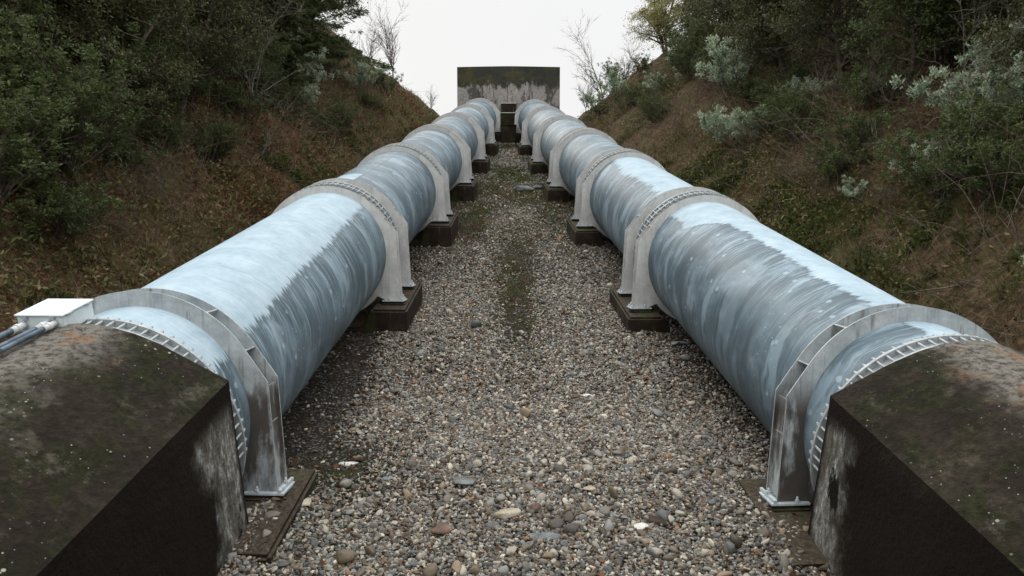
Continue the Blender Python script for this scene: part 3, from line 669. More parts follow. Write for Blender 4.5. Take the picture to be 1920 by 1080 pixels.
rock(-.50, 6.95, 0.128, 'slate', 5, 'mossy blue grey lump of stone in the lower gravel', (1.3, .9, .55), 0)
rock(-.62, 7.3, 0.093, 'brown', 6, 'brown stone behind the blue grey lump', (1.1, .8, .6), .8)
rock(.17, 8.27, 0.064, 'rust', 7, 'small orange stone in the middle of the gravel', (1.2, .9, .6), .3)
rock(1.05, 7.42, 0.070, 'rust', 8, 'tan orange stone on the right side of the gravel', (1.3, .8, .5), -.4)
rock(.78, 6.85, 0.087, 'cream', 9, 'pale tan stone right of the middle in the lower gravel', (1.2, .8, .6), .6)
rock(.95, 6.42, 0.098, 'grey', 10, 'flat blue grey stone left of the whitish one', (1.5, .8, .4), -.5)
rock(-1.93, 6.36, 0.116, 'cream', 11, 'pale block shaped stone near the left pier', (1.1, .8, .6), .7)
rock(-1.71, 7.33, 0.082, 'white', 12, 'white stone alone on the mossy patch by the left pier', (1.3, .9, .5), .1)
rock(2.72, 11.4, 0.151, 'grey', 13, 'pale grey stone against the pier under the right pipe', (1.1, .9, .7), .3)
rock(-.62, 6.22, 0.116, 'brown', 14, 'reddish brown stone at the bottom edge of the gravel', (1.2, .9, .6), 1.1)
rock(.30, 6.12, 0.116, 'grey', 15, 'broad blue grey stone at the bottom edge of the gravel', (1.5, .8, .45), .1)
rock(.42, 25.3, 0.330, 'slate', 16, 'blue grey boulder far up the gravel, left one of two', (1.2, .9, .75), .2, .2)
rock(.88, 25.7, 0.264, 'slate', 19, 'blue grey boulder far up the gravel, right one of two', (1.1, .9, .75), 1.2, .2)
rock(1.02, 9.5, 0.087, 'white', 17, 'flat white stone in the middle distance of the gravel', (1.3, .9, .45), .2)
rock(-1.25, 7.05, 0.070, 'grey', 18, 'grey stone at the edge of the mossy patch', (1.1, .9, .6), .9)


# ------------------------------------------------------------------ plants
def leaves_np(P, D, L, Wd, r, curl=.25):
    """diamond leaves at P along D (unit), length L, width Wd"""
    n = len(P); D = D/np.maximum(np.linalg.norm(D, axis=1), 1e-6)[:, None]
    up = r.normal(size=(n, 3)); S = np.cross(D, up); S /= np.maximum(np.linalg.norm(S, axis=1), 1e-6)[:, None]; N = np.cross(S, D)
    L = np.broadcast_to(L, n)[:, None]; Wd = np.broadcast_to(Wd, n)[:, None]
    V = np.stack([P, P+D*L*.5+S*Wd*.5+N*L*curl*.3, P+D*L-N*L*curl*.2, P+D*L*.5-S*Wd*.5+N*L*curl*.3], 1).reshape(-1, 3)
    return V, np.arange(n*4).reshape(n, 4)
def tubes_np(segs, sides=4):
    """segs: list of (p0, p1, r0, r1)"""
    if not len(segs): return np.zeros((0, 3)), np.zeros((0, 4), int)
    A = np.array([s[0] for s in segs], float); B = np.array([s[1] for s in segs], float); r0 = np.array([s[2] for s in segs]); r1 = np.array([s[3] for s in segs])
    d = B-A; d /= np.maximum(np.linalg.norm(d, axis=1), 1e-9)[:, None]; ref = np.where(np.abs(d[:, 2:3]) > .9, np.array([[1., 0, 0]]), np.array([[0, 0, 1.]]))
    u = np.cross(d, ref); u /= np.linalg.norm(u, axis=1)[:, None]; w = np.cross(d, u); n = len(segs); V = np.zeros((n, 2, sides, 3))
    for k in range(sides):
        t = 2*math.pi*k/sides; o = u*math.cos(t)+w*math.sin(t); V[:, 0, k] = A+o*r0[:, None]; V[:, 1, k] = B+o*r1[:, None]
    F = np.array([[k, (k+1) % sides, sides+(k+1) % sides, sides+k] for k in range(sides)])
    return V.reshape(-1, 3), (np.arange(n)[:, None, None]*2*sides+F[None]).reshape(-1, 4)
def grow(r, p, d, L, rad, nseg, wander, segs, up=0.):
    """one wandering limb; returns its nodes"""
    p = np.array(p, float); d = np.array(d, float); d /= np.linalg.norm(d); out = [(p.copy(), d.copy(), rad)]
    for k in range(nseg):
        d = d+r.normal(size=3)*wander+np.array([0, 0, up]); d /= np.linalg.norm(d); q = p+d*L/nseg; r1 = rad*(1-.75*(k+1)/nseg)
        segs.append((p.copy(), q.copy(), rad*(1-.75*k/nseg), r1)); p = q; out.append((p.copy(), d.copy(), r1))
    return out
def side_dir(r, d, ang):
    o = np.cross(d, r.normal(size=3)); o /= np.linalg.norm(o)+1e-9; return d*math.cos(ang)+o*math.sin(ang)
def gen_broad(seed, h, rad, nleaf, ls, dens=1., lean=(0, 0), low=.25, stems=1):
    r = np.random.default_rng(seed); segs = []; tips = []
    for s in range(stems):
        d0 = np.array([lean[0]+(r.normal()*.3 if stems > 1 else 0), lean[1]+(r.normal()*.3 if stems > 1 else 0), 1.])
        tr = grow(r, (0, 0, -.4), d0, h*.9, h*.022+.02, 9, .09, segs, .02)
        for k in range(2, 10):
            z = k/9
            if z < low: continue
            p, d, q = tr[k]
            for b in range(int(4/stems)+1):
                az = r.uniform(0, 6.28); el = r.uniform(.1, .8); dd = np.array([math.cos(az)*math.cos(el), math.sin(az)*math.cos(el), math.sin(el)])
                L = rad*(1.15-.55*abs(z-.5)*2)*r.uniform(.55, 1.15); br = grow(r, p, dd, L, q*.5+.006, 5, .2, segs, .04)
                for (bp, bd, bq) in br[2:]:
                    for c in range(2):
                        tw = grow(r, bp, side_dir(r, bd, r.uniform(.4, 1.1)), L*.34*r.uniform(.6, 1.2), bq*.5+.003, 3, .25, segs)
                        tips.append(tw[-1][0]); tips.append(tw[-2][0])
    tips = np.array(tips); w = r.random(len(tips))**2+.08; idx = r.choice(len(tips), nleaf, p=w/w.sum())
    P = tips[idx]+r.normal(size=(nleaf, 3))*np.array([rad*.075, rad*.075, rad*.055])*r.uniform(.5, 1.6, (nleaf, 1))
    D = r.normal(size=(nleaf, 3)); D[:, 2] -= .25
    LV = leaves_np(P, D, ls*r.uniform(.6, 1.35, nleaf), ls*.42*r.uniform(.7, 1.3, nleaf), r); return tubes_np(segs), LV
def gen_fir(seed, h, rad, nleaf, ls):
    r = np.random.default_rng(seed); segs = []; tr = grow(r, (0, 0, -.4), (0, 0, 1), h+.4, h*.017+.02, 10, .015, segs); Ps = []; Ds = []
    zs = np.linspace(.06, .985, int(h*6)); spots = []
    for z in zs:
        for b in range(3):
            az = r.uniform(0, 6.28); L = rad*(1-z)**.6*r.uniform(.25, 1.25)*(1+.35*math.sin(az*2+seed))+.12; el = .35*z+.05+r.normal()*.22; d = np.array([math.cos(az)*math.cos(el), math.sin(az)*math.cos(el), math.sin(el)])
            br = grow(r, (tr[int(z*10)][0][0], tr[int(z*10)][0][1], z*h), d, L, .012+.01*(1-z), 4, .06, segs, -.05); spots.append((br, L))
    tot = sum(L for _, L in spots)
    for br, L in spots:
        n = max(6, int(nleaf*L/tot)); t = r.random(n)**.75*3.999; i = t.astype(int); f = (t-i)[:, None]; A = np.array([b[0] for b in br]); P = A[i]*(1-f)+A[i+1]*f
        d = A[-1]-A[0]; d /= np.linalg.norm(d); side = np.cross(d, [0, 0, 1.]); wv = (1-t/4*.75)*L*.33; s = r.uniform(-1, 1, n); P = P+side*(s*wv)[:, None]-np.array([0, 0, 1.])*(np.abs(s)*wv*.25+np.abs(r.normal(size=n))*.05)[:, None]
        D = d[None]*.7+side[None]*s[:, None]+r.normal(size=(n, 3))*.35; D[:, 2] -= .25; Ps.append(P); Ds.append(D)
    P = np.concatenate(Ps); D = np.concatenate(Ds); n = len(P)
    return tubes_np(segs), leaves_np(P, D, ls*r.uniform(.6, 1.4, n), ls*.2*r.uniform(.7, 1.4, n), r, .15)
def gen_shrub(seed, h, rad, ntip, per, ls, up=.8):
    r = np.random.default_rng(seed); segs = []; tips = []
    for s in range(max(5, ntip//9)):
        az = r.uniform(0, 6.28); q = r.random()**.5; d = np.array([math.cos(az)*q*rad/h*1.15, math.sin(az)*q*rad/h*1.15, 1.]); L = h*r.uniform(.65, 1.05)*math.sqrt(1+(q*rad/h)**2)
        st = grow(r, (r.normal()*.05, r.normal()*.05, -.15), d, L, .012+.006*h, 6, .12, segs)
        for (p, dd, rr) in st[2:]:
            for c in range(2):
                tw = grow(r, p, side_dir(r, dd, r.uniform(.3, .9)), L*.26*r.uniform(.5, 1.2), rr*.6+.002, 3, .2, segs, .15); tips.append((tw[-1][0], tw[-1][1]))
        tips.append((st[-1][0], st[-1][1]))
    sel = [tips[i] for i in r.permutation(len(tips))[:ntip]]; Ps = []; Ds = []
    for p, d in sel:
        n = max(3, int(per*r.uniform(.6, 1.4))); D = r.normal(size=(n, 3)); D /= np.linalg.norm(D, axis=1)[:, None]; D[:, 2] = np.abs(D[:, 2])*up+.1
        Ps.append(p+r.normal(size=(n, 3))*ls*.55); Ds.append(D)
    P = np.concatenate(Ps); D = np.concatenate(Ds); n = len(P); return tubes_np(segs), leaves_np(P, D, ls*r.uniform(.6, 1.3, n), ls*.42*r.uniform(.8, 1.2, n), r)
def gen_bare(seed, h, spread, lv=4, rad=.03, wander=.16, kids=(4, 4, 4, 3), first=.3, lean=(0, 0), minr=.0015):
    r = np.random.default_rng(seed); segs = []
    def rec(p, d, L, q, l):
        nodes = grow(r, p, d, L, q, 6 if l < 2 else 4, wander, segs, .03)
        if l+1 >= lv: return
        m = len(nodes)
        for c in range(kids[l]+(3 if l == 0 else 0)):
            k = r.integers(max(1, int(m*first)), m); pp, dd, qq = nodes[k]; rec(pp, side_dir(r, dd, r.uniform(.35, .95)*spread), L*r.uniform(.38, .62), qq*.6+minr, l+1)
    rec(np.array([0, 0, -.2]), np.array([lean[0], lean[1], 1.]), h, rad, 0); return tubes_np(segs)
def plant_mesh(gen, lname, bname):
    (bv, bf), (lv, lf) = gen; return mesh_np(bname, bv, bf, True), mesh_np(lname, lv, lf)
def put(name, bme, lme, bmat, lmat, x, y, s, rz, label, cat, group, lname='foliage', tilt=(0, 0), dz=0.):
    o = link(name, bme, None, None, (x, y, float(H(x, y))+dz), (tilt[0], tilt[1], rz)); o.scale = (s, s, s)
    if len(bme.materials) == 0: bme.materials.append(bmat)
    if lme is not None:
        if len(lme.materials) == 0: lme.materials.append(lmat)
        link(lname, lme, None, o)
    return tag(o, label, cat, group)
fir_a = plant_mesh(gen_fir(1, 6, 2.0, 34000, .15), 'fir_foliage', 'fir_trunk'); fir_b = plant_mesh(gen_fir(2, 6, 2.2, 34000, .16), 'fir_foliage', 'fir_trunk')
oak_a = plant_mesh(gen_broad(3, 7, 2.7, 17000, .15), 'oak_foliage', 'oak_trunk'); oak_b = plant_mesh(gen_broad(4, 7, 2.5, 14000, .15, lean=(.2, -.1), low=.15, stems=2), 'oak_foliage', 'oak_trunk')
oak_c = plant_mesh(gen_broad(5, 6.5, 2.2, 9000, .15, low=.3), 'thin_foliage', 'thin_trunk')
sun_a = plant_mesh(gen_broad(6, 6.5, 2.3, 15000, .14, low=.1, stems=2), 'sunny_foliage', 'sunny_trunk')
bush_a = plant_mesh(gen_shrub(7, 1.6, 1.15, 78, 58, .105, 1.2), 'pale_foliage', 'pale_stems'); bush_b = plant_mesh(gen_shrub(8, 1.3, 1.3, 66, 54, .10, 1.2), 'pale_foliage', 'pale_stems')
bush_c = plant_mesh(gen_shrub(9, 1.2, 1.2, 190, 30, .075, .5), 'green_foliage', 'green_stems'); bush_d = plant_mesh(gen_shrub(10, 2.2, 1.5, 260, 34, .10, .4), 'green_foliage', 'green_stems')
def bare_mesh(*a, **k): v, f = gen_bare(*a, **k); return mesh_np('bare_branches', v, f, True)
bare_a = bare_mesh(11, 4.2, 1., 4, .035, .10, (6, 5, 4, 3), .25, minr=.004); bare_b = bare_mesh(12, 3.4, 1.15, 4, .028, .15, (5, 5, 4, 3), .1, (.2, 0), minr=.004)
sky_a = bare_mesh(31, 4.6, .75, 4, .05, .08, (9, 6, 5, 3), .25, minr=.005); sky_b = bare_mesh(32, 4.0, .9, 4, .045, .11, (8, 6, 5, 3), .2, minr=.005)
twig_a = bare_mesh(13, 1.5, 1.2, 4, .012, .2, (6, 5, 4, 3), .0, minr=.0025); twig_b = bare_mesh(14, 1.1, 1.4, 4, .010, .24, (7, 5, 4, 3), .0, minr=.0025)
limb_a = bare_mesh(15, 3.8, .9, 4, .030, .09, (5, 4, 4, 3), .2, (1.2, -.3), minr=.005); weep = bare_mesh(16, 3.6, 1.1, 4, .022, .17, (7, 5, 4, 3), .1, minr=.004)
BARK, PB_ = M['bark'], M['pale_bark']
def T(lst, kind, base_name, meshes, bm, lm, cat, group, lname='foliage'):
    for i, (x, y, s, rz, lab) in enumerate(lst):
        me = meshes[i % len(meshes)]; b_, l_ = me if isinstance(me, tuple) else (me, None)
        put(base_name, b_, l_, bm, lm, x, y, s, rz, lab, cat, group, lname, tilt=((rz*7 % 1-.5)*.12, (rz*13 % 1-.5)*.12))
T([(-7.6, 25.2, .66, .3, 'dark fir beside the pale shrubs, its skirt nearest the left pipe'),
   (-8.9, 20.6, .72, 4.0, 'dark fir under the long pale bare branch'),
   (-7.9, 12.0, .42, 5.1, 'small dark fir low at the left picture edge'),
   (-10.4, 25.0, 1.0, 5.5, 'tall dark fir up the bank behind the pale shrubs'),
   (-9.6, 34.0, .95, 2.6, 'tall dense fir whose edge stands against the sky left of the headwall'),
   (-11.2, 31.0, 1.15, .1, 'tallest fir on the left bank, left of the dense one on the skyline'),
   (-11.4, 19.0, 1.0, 1.9, 'tall dark fir high on the left bank above the bare branches'),
   (-8.7, 31.6, 1.25, 2.9, 'broad dark fir leaning into the white sky over the pale shrubs'),
   (-9.9, 28.2, 1.2, 1.4, 'full dark fir directly behind the thin crowned small tree on the left'),
   (-8.5, 15.6, .66, 4.9, 'dark fir between the twig tangle and the red leaf litter'),
   (-12.8, 27.6, 1.3, 3.3, 'tall dark fir in the topmost row of the left bank'),
   ],
  'fir', 'fir_tree', [fir_a, fir_b], BARK, M['fir'], 'fir tree', 'dark firs on the left bank')
T([(-10.2, 37.0, .8, .5, 'leafy dark tree on the left skyline behind the dense fir'),
   (-7.9, 14.3, 0.532, 2.2, 'dark leafy tree rising behind the tangle of bare twigs'),
   (-9.4, 15.2, 0.7125, 0.9, 'middle sized leafy tree behind the tangle of bare twigs, second up the bank'),
   (-9.6, 12.8, 0.589, 3, 'dark leafy tree at the left picture edge, above the small one'),
   (-11.6, 14.2, 0.855, 3.7, 'dark leafy tree high in the upper left corner'),
   (-9.6, 22.8, 0.9975, 0.4, 'full dark leafy tree behind the tall leafless shrub on the left bank'),
   (-10.4, 17.4, 0.95, 5.8, 'dark leafy tree third up the bank behind the twig tangle'),
   (-8, 17.6, 0.57, 1.2, 'dark leafy tree standing just above the red leaf litter'),
   (-12.2, 37.5, 1.0, 1.5, 'leafy dark tree at the top of the left bank beyond the tallest fir'),
   (-12.6, 24.5, 1.0, 2.4, 'leafy dark tree high behind the left hand firs, above the pale bare branch'),
   (-13.0, 17.4, 1.0, 3.5, 'leafy dark tree high behind the left hand firs, near the upper left corner'),
   (-10.0, 13.6, .62, .7, 'leafy dark tree among the firs by the left picture edge'),
   (-11.2, 21.6, .9, 1.9, 'leafy dark tree wedged between the tall firs of the left bank'),
   (-10.6, 29.6, .9, 5.2, 'leafy dark tree behind the full firs near the left skyline'),
   (-14.0, 29.5, 1.1, 4.4, 'leafy dark tree at the very top of the left bank')],
  'oak', 'leafy_tree', [oak_a, oak_b], BARK, M['bay'], 'tree', 'leafy trees on the left bank')
T([(8.8, 19.4, .55, 3.3, 'dark leafy tree low on the right slope above the twiggy clumps'),
   (8.9, 23.6, .6, 4.2, 'dark leafy tree low on the right slope right of the large pale shrub'),
   (9.0, 30.8, .62, 5.1, 'dark leafy tree standing between the two upper pale shrubs'),
   (9.0, 12.9, .5, 1.2, 'small dark leafy tree behind the spreading leafless shrub at the right edge'),
   (9.9, 39.0, .7, .2, 'dark leafy tree left of the others on the right bank, next to the sunlit tree'),
   (9.6, 34.5, .8, 1.1, 'dark leafy tree behind the upper pale shrubs of the right bank'),
   (9.3, 28.0, .62, 2.0, 'dark leafy tree just above the large pale shrub near the picture middle right'),
   (10.8, 30.5, .95, 2.9, 'tall leafy tree on the right bank with sky showing through beside it'),
   (10.0, 22.4, .8, 4.0, 'dark leafy tree above the mid right slope of brown brush'),
   (11.6, 24.6, 1.0, 5.0, 'tall leafy tree high on the right bank behind the brown brush'),
   (10.6, 18.2, .78, .8, 'dark leafy tree above and left of the brightest pale shrub'),
   (12.4, 19.6, 1.0, 1.7, 'tall leafy tree high above the brightest pale shrub'),
   (10.9, 14.6, .78, 2.6, 'dark leafy tree directly behind the brightest pale shrub'),
   (12.4, 15.4, 1.0, 3.4, 'tall leafy tree in the upper right corner'),
   (12.4, 37.5, 1.0, 4.6, 'tall leafy tree on the right skyline behind the sunlit trees'),
   (10.6, 12.0, .66, 5.6, 'dark leafy tree at the right picture edge above the pale shrubs')],
  'oak', 'leafy_tree', [oak_b, oak_a], BARK, M['bay'], 'tree', 'leafy trees on the right bank')
T([(9.3, 44.6, .78, .6, 'yellow green tree catching the sun on the right skyline'),
   (11.0, 42.0, .95, 2.1, 'taller yellow green tree behind the first sunlit one')],
  'sun', 'sunlit_tree', [sun_a], BARK, M['sunny'], 'tree', 'sunlit trees on the skyline')
T([(-9.0, 29.3, .72, 3.0, 'thin crowned small tree among the pale shrubs of the left bank'),
   (8.9, 24.8, .6, 1.0, 'thin crowned small tree over the low wide pale shrub'),
   (9.0, 16.8, .56, 2.0, 'thin crowned small tree left of the brightest pale shrub')],
  'thin', 'thin_tree', [oak_c], BARK, M['green_leaf'], 'tree', 'thin crowned small trees')
T([(-8.0, 29.0, .85, .3, 'pale leaved shrub on the left bank beside the dark fir, right of its neighbour'),
   (-8.6, 27.0, .75, 1.3, 'pale leaved shrub on the left bank, the one nearer the bare branches'),
   (-7.1, 34.2, .85, 2.3, 'pale leaved shrub up by the left skyline above the bare rocky slope'),
   (-7.9, 27.6, .6, 3.2, 'small pale leaved shrub below its two neighbours on the left bank'),
   (7.9, 26.6, 1.15, .7, 'large pale leaved shrub standing on open slope below the dark trees'),
   (8.3, 33.6, .95, 1.9, 'pale leaved shrub next up the right bank from the large one'),
   (7.3, 38.4, .62, 2.9, 'small round pale shrub at the brow of the right bank'),
   (6.7, 39.8, .55, 4.1, 'smallest round pale shrub at the brow of the right bank, nearest the headwall'),
   (9.2, 14.1, .95, 5.0, 'brightest pale leaved shrub, in dark shade by the right picture edge'),
   (9.1, 12.5, .8, .2, 'pale leaved shrub cut by the right picture edge'),
   (7.7, 13.7, .42, 1.1, 'small pale shrub on a bare stem halfway up the right bank'),
   (7.2, 9.7, .36, 2.0, 'little pale shrub low at the right picture edge above the concrete block'),
   (6.9, 14.8, .26, 3.0, 'tiny pale shrub among brown brush on the right bank'),
   (8.0, 20.6, .62, 4.0, 'grey green shrub hanging on the slope right of the large pale one'),
   (5.9, 41.6, .8, 5.0, 'pale shrub on the skyline just right of the headwall'),
   (5.0, 43.4, .7, .9, 'pale shrub nearest the headwall on the right skyline')],
  'pale', 'pale_shrub', [bush_a, bush_b], PB_, M['pale_leaf'], 'shrub', 'pale leaved shrubs')
T([(6.8, 22.4, .85, .4, 'low wide pale shrub just above the right pipe'), (7.1, 21.2, .7, 1.4, 'low pale shrub touching the wide one above the right pipe')],
  'pale', 'pale_shrub', [bush_b], PB_, M['pale_leaf'], 'shrub', 'pale leaved shrubs')
T([(5.1, 41.0, .6, .5, 'green bush on the right ridge between the headwall and the round pale shrubs'),
   (6.0, 38.0, .6, 1.5, 'green bush just below the smallest round pale shrub'),
   (6.3, 34.4, .65, 2.5, 'green bush on the open grassy slope of the right bank, upper one'),
   (5.9, 30.4, .5, 3.5, 'green bush on the open grassy slope of the right bank, lower one'),
   (7.6, 42.6, .9, 4.5, 'green bush in front of the bare twiggy tree on the right skyline'),
   (-6.3, 37.0, .55, 5.4, 'green bush at the top of the bare left slope near the skyline'),
   (-7.5, 13.8, .75, 5.3, 'green bush right behind the tangle of bare twigs, the lower one'),
   (-7.6, 12.3, .85, .6, 'green bush left of the tangle of bare twigs'),
   (-7.4, 15.6, .62, 1.6, 'green bush between the twig tangle and the red leaves'),
   (-7.6, 10.6, .75, 2.6, 'green bush at the very left edge above the metal box'),
   (-7.8, 20.8, .75, 4.6, 'green bush under the long pale bare branches'),
   (-7.5, 23.2, .6, 5.6, 'green bush in brown leaves left of the fir skirt'),
   (7.7, 16.2, .7, .9, 'green bush amid twiggy clumps, middle of the right bank'),
   (7.2, 20.6, .5, 1.9, 'small green bush near the low wide pale shrub'),
   (8.0, 24.6, .8, 2.9, 'green bush above the low wide pale shrub'),
   (7.7, 31.6, .75, 3.9, 'green bush below the upper pale shrubs on the right bank'),
   (8.2, 21.8, .8, .1, 'green bush right of the low wide pale shrub, higher on the slope'),
   (8.4, 28.4, .9, 1.9, 'green bush behind the large pale shrub'),
   (8.3, 17.2, .8, 2.2, 'green bush in the middle of the right slope under the dark trees'),
   (7.4, 19.0, .55, 3.1, 'small green bush beside twiggy clumps on the right slope'),
   (8.4, 13.4, .7, 3.9, 'green bush behind the small pale stemmed shrub'),
   (-8.0, 15.4, .8, .3, 'green bush behind the tangle of bare twigs'),
   (-8.2, 18.8, .8, 1.3, 'green bush just above the red leaf litter'),
   (-8.4, 24.0, .8, 2.3, 'green bush left of the dark fir by the pale shrubs'),
   (-7.9, 11.6, .7, 3.5, 'green bush at the left picture edge half way up'),
   (-8.2, 31.8, .9, 4.1, 'green bush right under the fir that leans into the sky'),
   (7.8, 11.7, .85, .5, 'low green bush near the right picture edge below the pale shrubs'),
   (7.6, 12.9, .75, 1.5, 'low green bush left of the one near the right picture edge'),
   (7.1, 16.2, .7, 2.4, 'low green bush on the right bank among grass and brown brush'),
   (9.2, 35.8, 1.2, 3.3, 'rounded green bush at the brow of the right bank below the sunlit trees'),
   (7.6, 35.6, .8, 4.2, 'rounded green bush on the right bank between two pale shrubs'),
   (6.4, 44.2, .6, 5.1, 'dark green bush on the skyline between the headwall and the right bank trees'),
   (-8.1, 13.0, .8, .8, 'green bush low on the left bank beside the smallest fir'),
   (-7.0, 17.0, .42, 1.7, 'small green bush alone in the red leaf litter'),
   (-7.0, 11.2, .7, 2.7, 'low green bush at the left picture edge by the grass'),
   (-6.5, 27.6, .55, 3.6, 'low green bush on the bare slope above the left pipe'),
   (-6.6, 33.2, .6, 4.5, 'low green bush near the top of the bare left slope'),
   (9.9, 17.0, .9, 5.3, 'dark green bush filling the shade left of the brightest pale shrub'),
   (9.0, 22.8, .8, 1.2, 'dark green bush at the foot of the dark trees above the brown brush')],
  'green', 'green_bush', [bush_c, bush_d], BARK, M['green_leaf'], 'bush', 'green bushes on the banks')
T([(-7.5, 46.6, .82, .4, 'bare tree on the left skyline, the taller one'),
   (-8.9, 46.2, .62, 1.4, 'bare tree on the left skyline, the shorter one beside the fir'),
   (-5.2, 47.0, .30, 2.4, 'tiny bare sapling on the left skyline next to the headwall'),
   (5.6, 45.2, .8, 3.3, 'thin bare tree on the right skyline standing against white sky'),
   (4.6, 45.8, .5, 4.4, 'small bare sapling on the right skyline close to the headwall'),
   (7.0, 45.6, .62, 5.2, 'bare twiggy tree on the right skyline next to the sunlit tree')],
  'bare', 'bare_tree', [sky_a, sky_b], BARK, None, 'bare tree', 'leafless trees on the skyline')
T([(7.5, 11.9, .75, .3, 'spreading leafless shrub with two pale stems near the right picture edge'),
   (-7.0, 19.8, .42, 1.0, 'pale leafless sapling in front of the firs above the red leaves'),
   (-6.9, 14.2, .38, 2.0, 'pale leafless sapling leaning right of the twig tangle'),
   (-7.0, 12.2, .40, 3.0, 'pale leafless sapling left of the twig tangle'),
   (-7.4, 26.2, .34, 3.8, 'pale leafless sapling below the dark fir and pale shrubs'),
   (-7.6, 21.4, 1.15, 4.4, 'tall leafless shrub with long pale branches on the left bank'),
   (8.2, 20.2, 1.1, 5.4, 'tall leafless shrub with long pale branches on the right bank'),
   (8.4, 25.0, 1.0, .9, 'leafless shrub in front of the dark trees behind the large pale shrub'),
   (-9.4, 17.0, .9, 2.2, 'leafless shrub spreading between the upper left firs'),
   (9.6, 15.6, .8, 3.1, 'leafless shrub behind the brightest pale shrub')],
  'bare', 'bare_shrub', [bare_b, limb_a, weep], PB_, None, 'bare shrub', 'leafless shrubs on the banks')
T([(-6.75, 12.9, .9, .4, 'tangle of bare pale twigs low on the left bank'),
   (-6.6, 12.3, .7, 1.4, 'smaller tangle of bare twigs in front of the first one on the left bank'),
   (6.3, 19.9, .85, 2.4, 'brown twiggy clump between green grass patches above the right pipe'),
   (6.5, 18.2, .8, 3.3, 'brown twiggy clump on the right bank, next down from the first'),
   (6.7, 16.0, .8, 4.4, 'brown twiggy clump halfway along the right bank slope'),
   (7.4, 17.6, .95, 5.2, 'brown twiggy clump higher on the right bank slope'),
   (7.6, 15.2, .9, .2, 'brown twiggy clump left of the small pale stemmed shrub'),
   (8.2, 18.6, 1.1, 1.9, 'brown twiggy clump in the shade below the dark trees'),
   (8.4, 15.6, 1.1, 2.7, 'brown twiggy clump under the brightest pale shrub'),
   (6.9, 12.4, .55, 3.9, 'brown twiggy clump low on the right bank above the second frame'),
   (-7.8, 32.4, .8, 4.9, 'brown twiggy clump on the bare slope below the left skyline'),
   (-7.0, 30.4, .7, 5.9, 'brown twiggy clump on the bare left slope beside a green bush'),
   (7.6, 29.4, .8, 1.6, 'brown twiggy clump on the right bank above the open grassy slope'),
   (7.1, 13.6, .7, .9, 'brown twiggy clump between the green bushes of the right bank')],
  'twig', 'twiggy_clump', [twig_a, twig_b], BARK, None, 'brush', 'bare twiggy clumps on the banks')
def stick(x, y, L, rz, seed, lab):
    r = np.random.default_rng(seed); segs = []; gx_, gy_ = math.cos(rz), math.sin(rz); d = np.array([gx_, gy_, (float(H(x+gx_*L, y+gy_*L))-float(H(x, y)))/L+.12])
    n = grow(r, (0, 0, .03), d, L, .013, 6, .06, segs)
    for k in (2, 3, 4): grow(r, n[k][0], side_dir(r, n[k][1], .6), L*.35, .006, 3, .12, segs)
    v, f = tubes_np(segs); o = link('fallen_branch', mesh_np('fallen_branch', v, f, True), PB_, None, (x, y, float(H(x, y)))); tag(o, lab, 'branch', 'dead branches lying on the banks')
stick(6.2, 11.6, .9, .5, 1, 'dead branch on the right bank just above the pipe, leaning up to the right')
stick(6.6, 10.6, .8, 2.3, 2, 'dead branch lying on red soil near the foreground frame of the right pipe')
stick(6.4, 12.6, 1.1, 1.0, 3, 'long dead branch lying along the right bank above the pipe')
stick(-6.6, 16.0, 1.2, 2.5, 4, 'dead branch lying in the red leaves of the left bank')
stick(-7.4, 28.8, 1.6, -1.9, 5, 'long dead branch lying down the bare left slope')
stick(-6.2, 11.0, .8, 2.9, 6, 'dead branch in the grass low on the left bank')


# ------------------------------------------------------------------ leaf litter and grass on the banks
def bank_pts(n, side, y0, y1, d0, d1, dens=None, r=rng):
    y = y0+(y1-y0)*r.random(n)**1.5; t = toe_left(y) if side < 0 else toe_right(y); x = t+side*(d0+(d1-d0)*r.random(n)**1.25)
    if dens is not None: k = r.random(n) < dens(x, y); x, y = x[k], y[k]
    return x, y
def scatter(name, side_specs, L, Wd, upness, mat, label, cat, seed):
    r = np.random.default_rng(seed); X = []; Y = []
    for sp in side_specs: x, y = bank_pts(*sp, r=r); X.append(x); Y.append(y)
    X = np.concatenate(X); Y = np.concatenate(Y); n = len(X); P = np.stack([X, Y, H(X, Y)+.012], 1); D = r.normal(size=(n, 3)); D[:, 2] = D[:, 2]*.3+upness
    if name == 'leaf_litter': X = np.concatenate([X, lx]); Y = np.concatenate([Y, ly]); P = np.concatenate([P, np.stack([lx, ly, H(lx, ly)+.035], 1)]); n = len(X); D = r.normal(size=(n, 3)); D[:, 2] = D[:, 2]*.3+upness
    k = .75+.03*Y
    v, f = leaves_np(P, D, L*k*r.uniform(.5, 1.5, n), Wd*k*r.uniform(.6, 1.3, n), r, .3); o = link(name, mesh_np(name, v, f), mat); tag(o, label, cat, kind='stuff')
cl = lambda a, s, o, k=4.: (lambda x, y: np.clip(fbm(x*a, y*a, s, 3)*k+o, .04, 1))
scatter('leaf_litter', [(90000, -1, 6, 42, 0, 10, cl(.35, 201, .5, 6.)), (34000, 1, 6, 40, 0, 10, cl(.35, 211, .25)), (60000, -1, 12, 27, 0, 5.5, lambda x, y: np.clip(fbm(x*.5, y*.35, 206, 3)*5+.35, 0, 1)*np.exp(-((y-18)/6)**2))], .062, .042, .35, M['litter'], 'fallen brown and red leaves lying over the banks', 'leaf litter', 5)
scatter('dry_grass', [(90000, -1, 6, 44, -.4, 9, cl(.5, 221, .55)), (60000, 1, 6, 42, -.4, 9, cl(.5, 231, .4))], .16, .012, 1.1, M['straw'], 'dry brown grass on the banks', 'dry grass', 6)
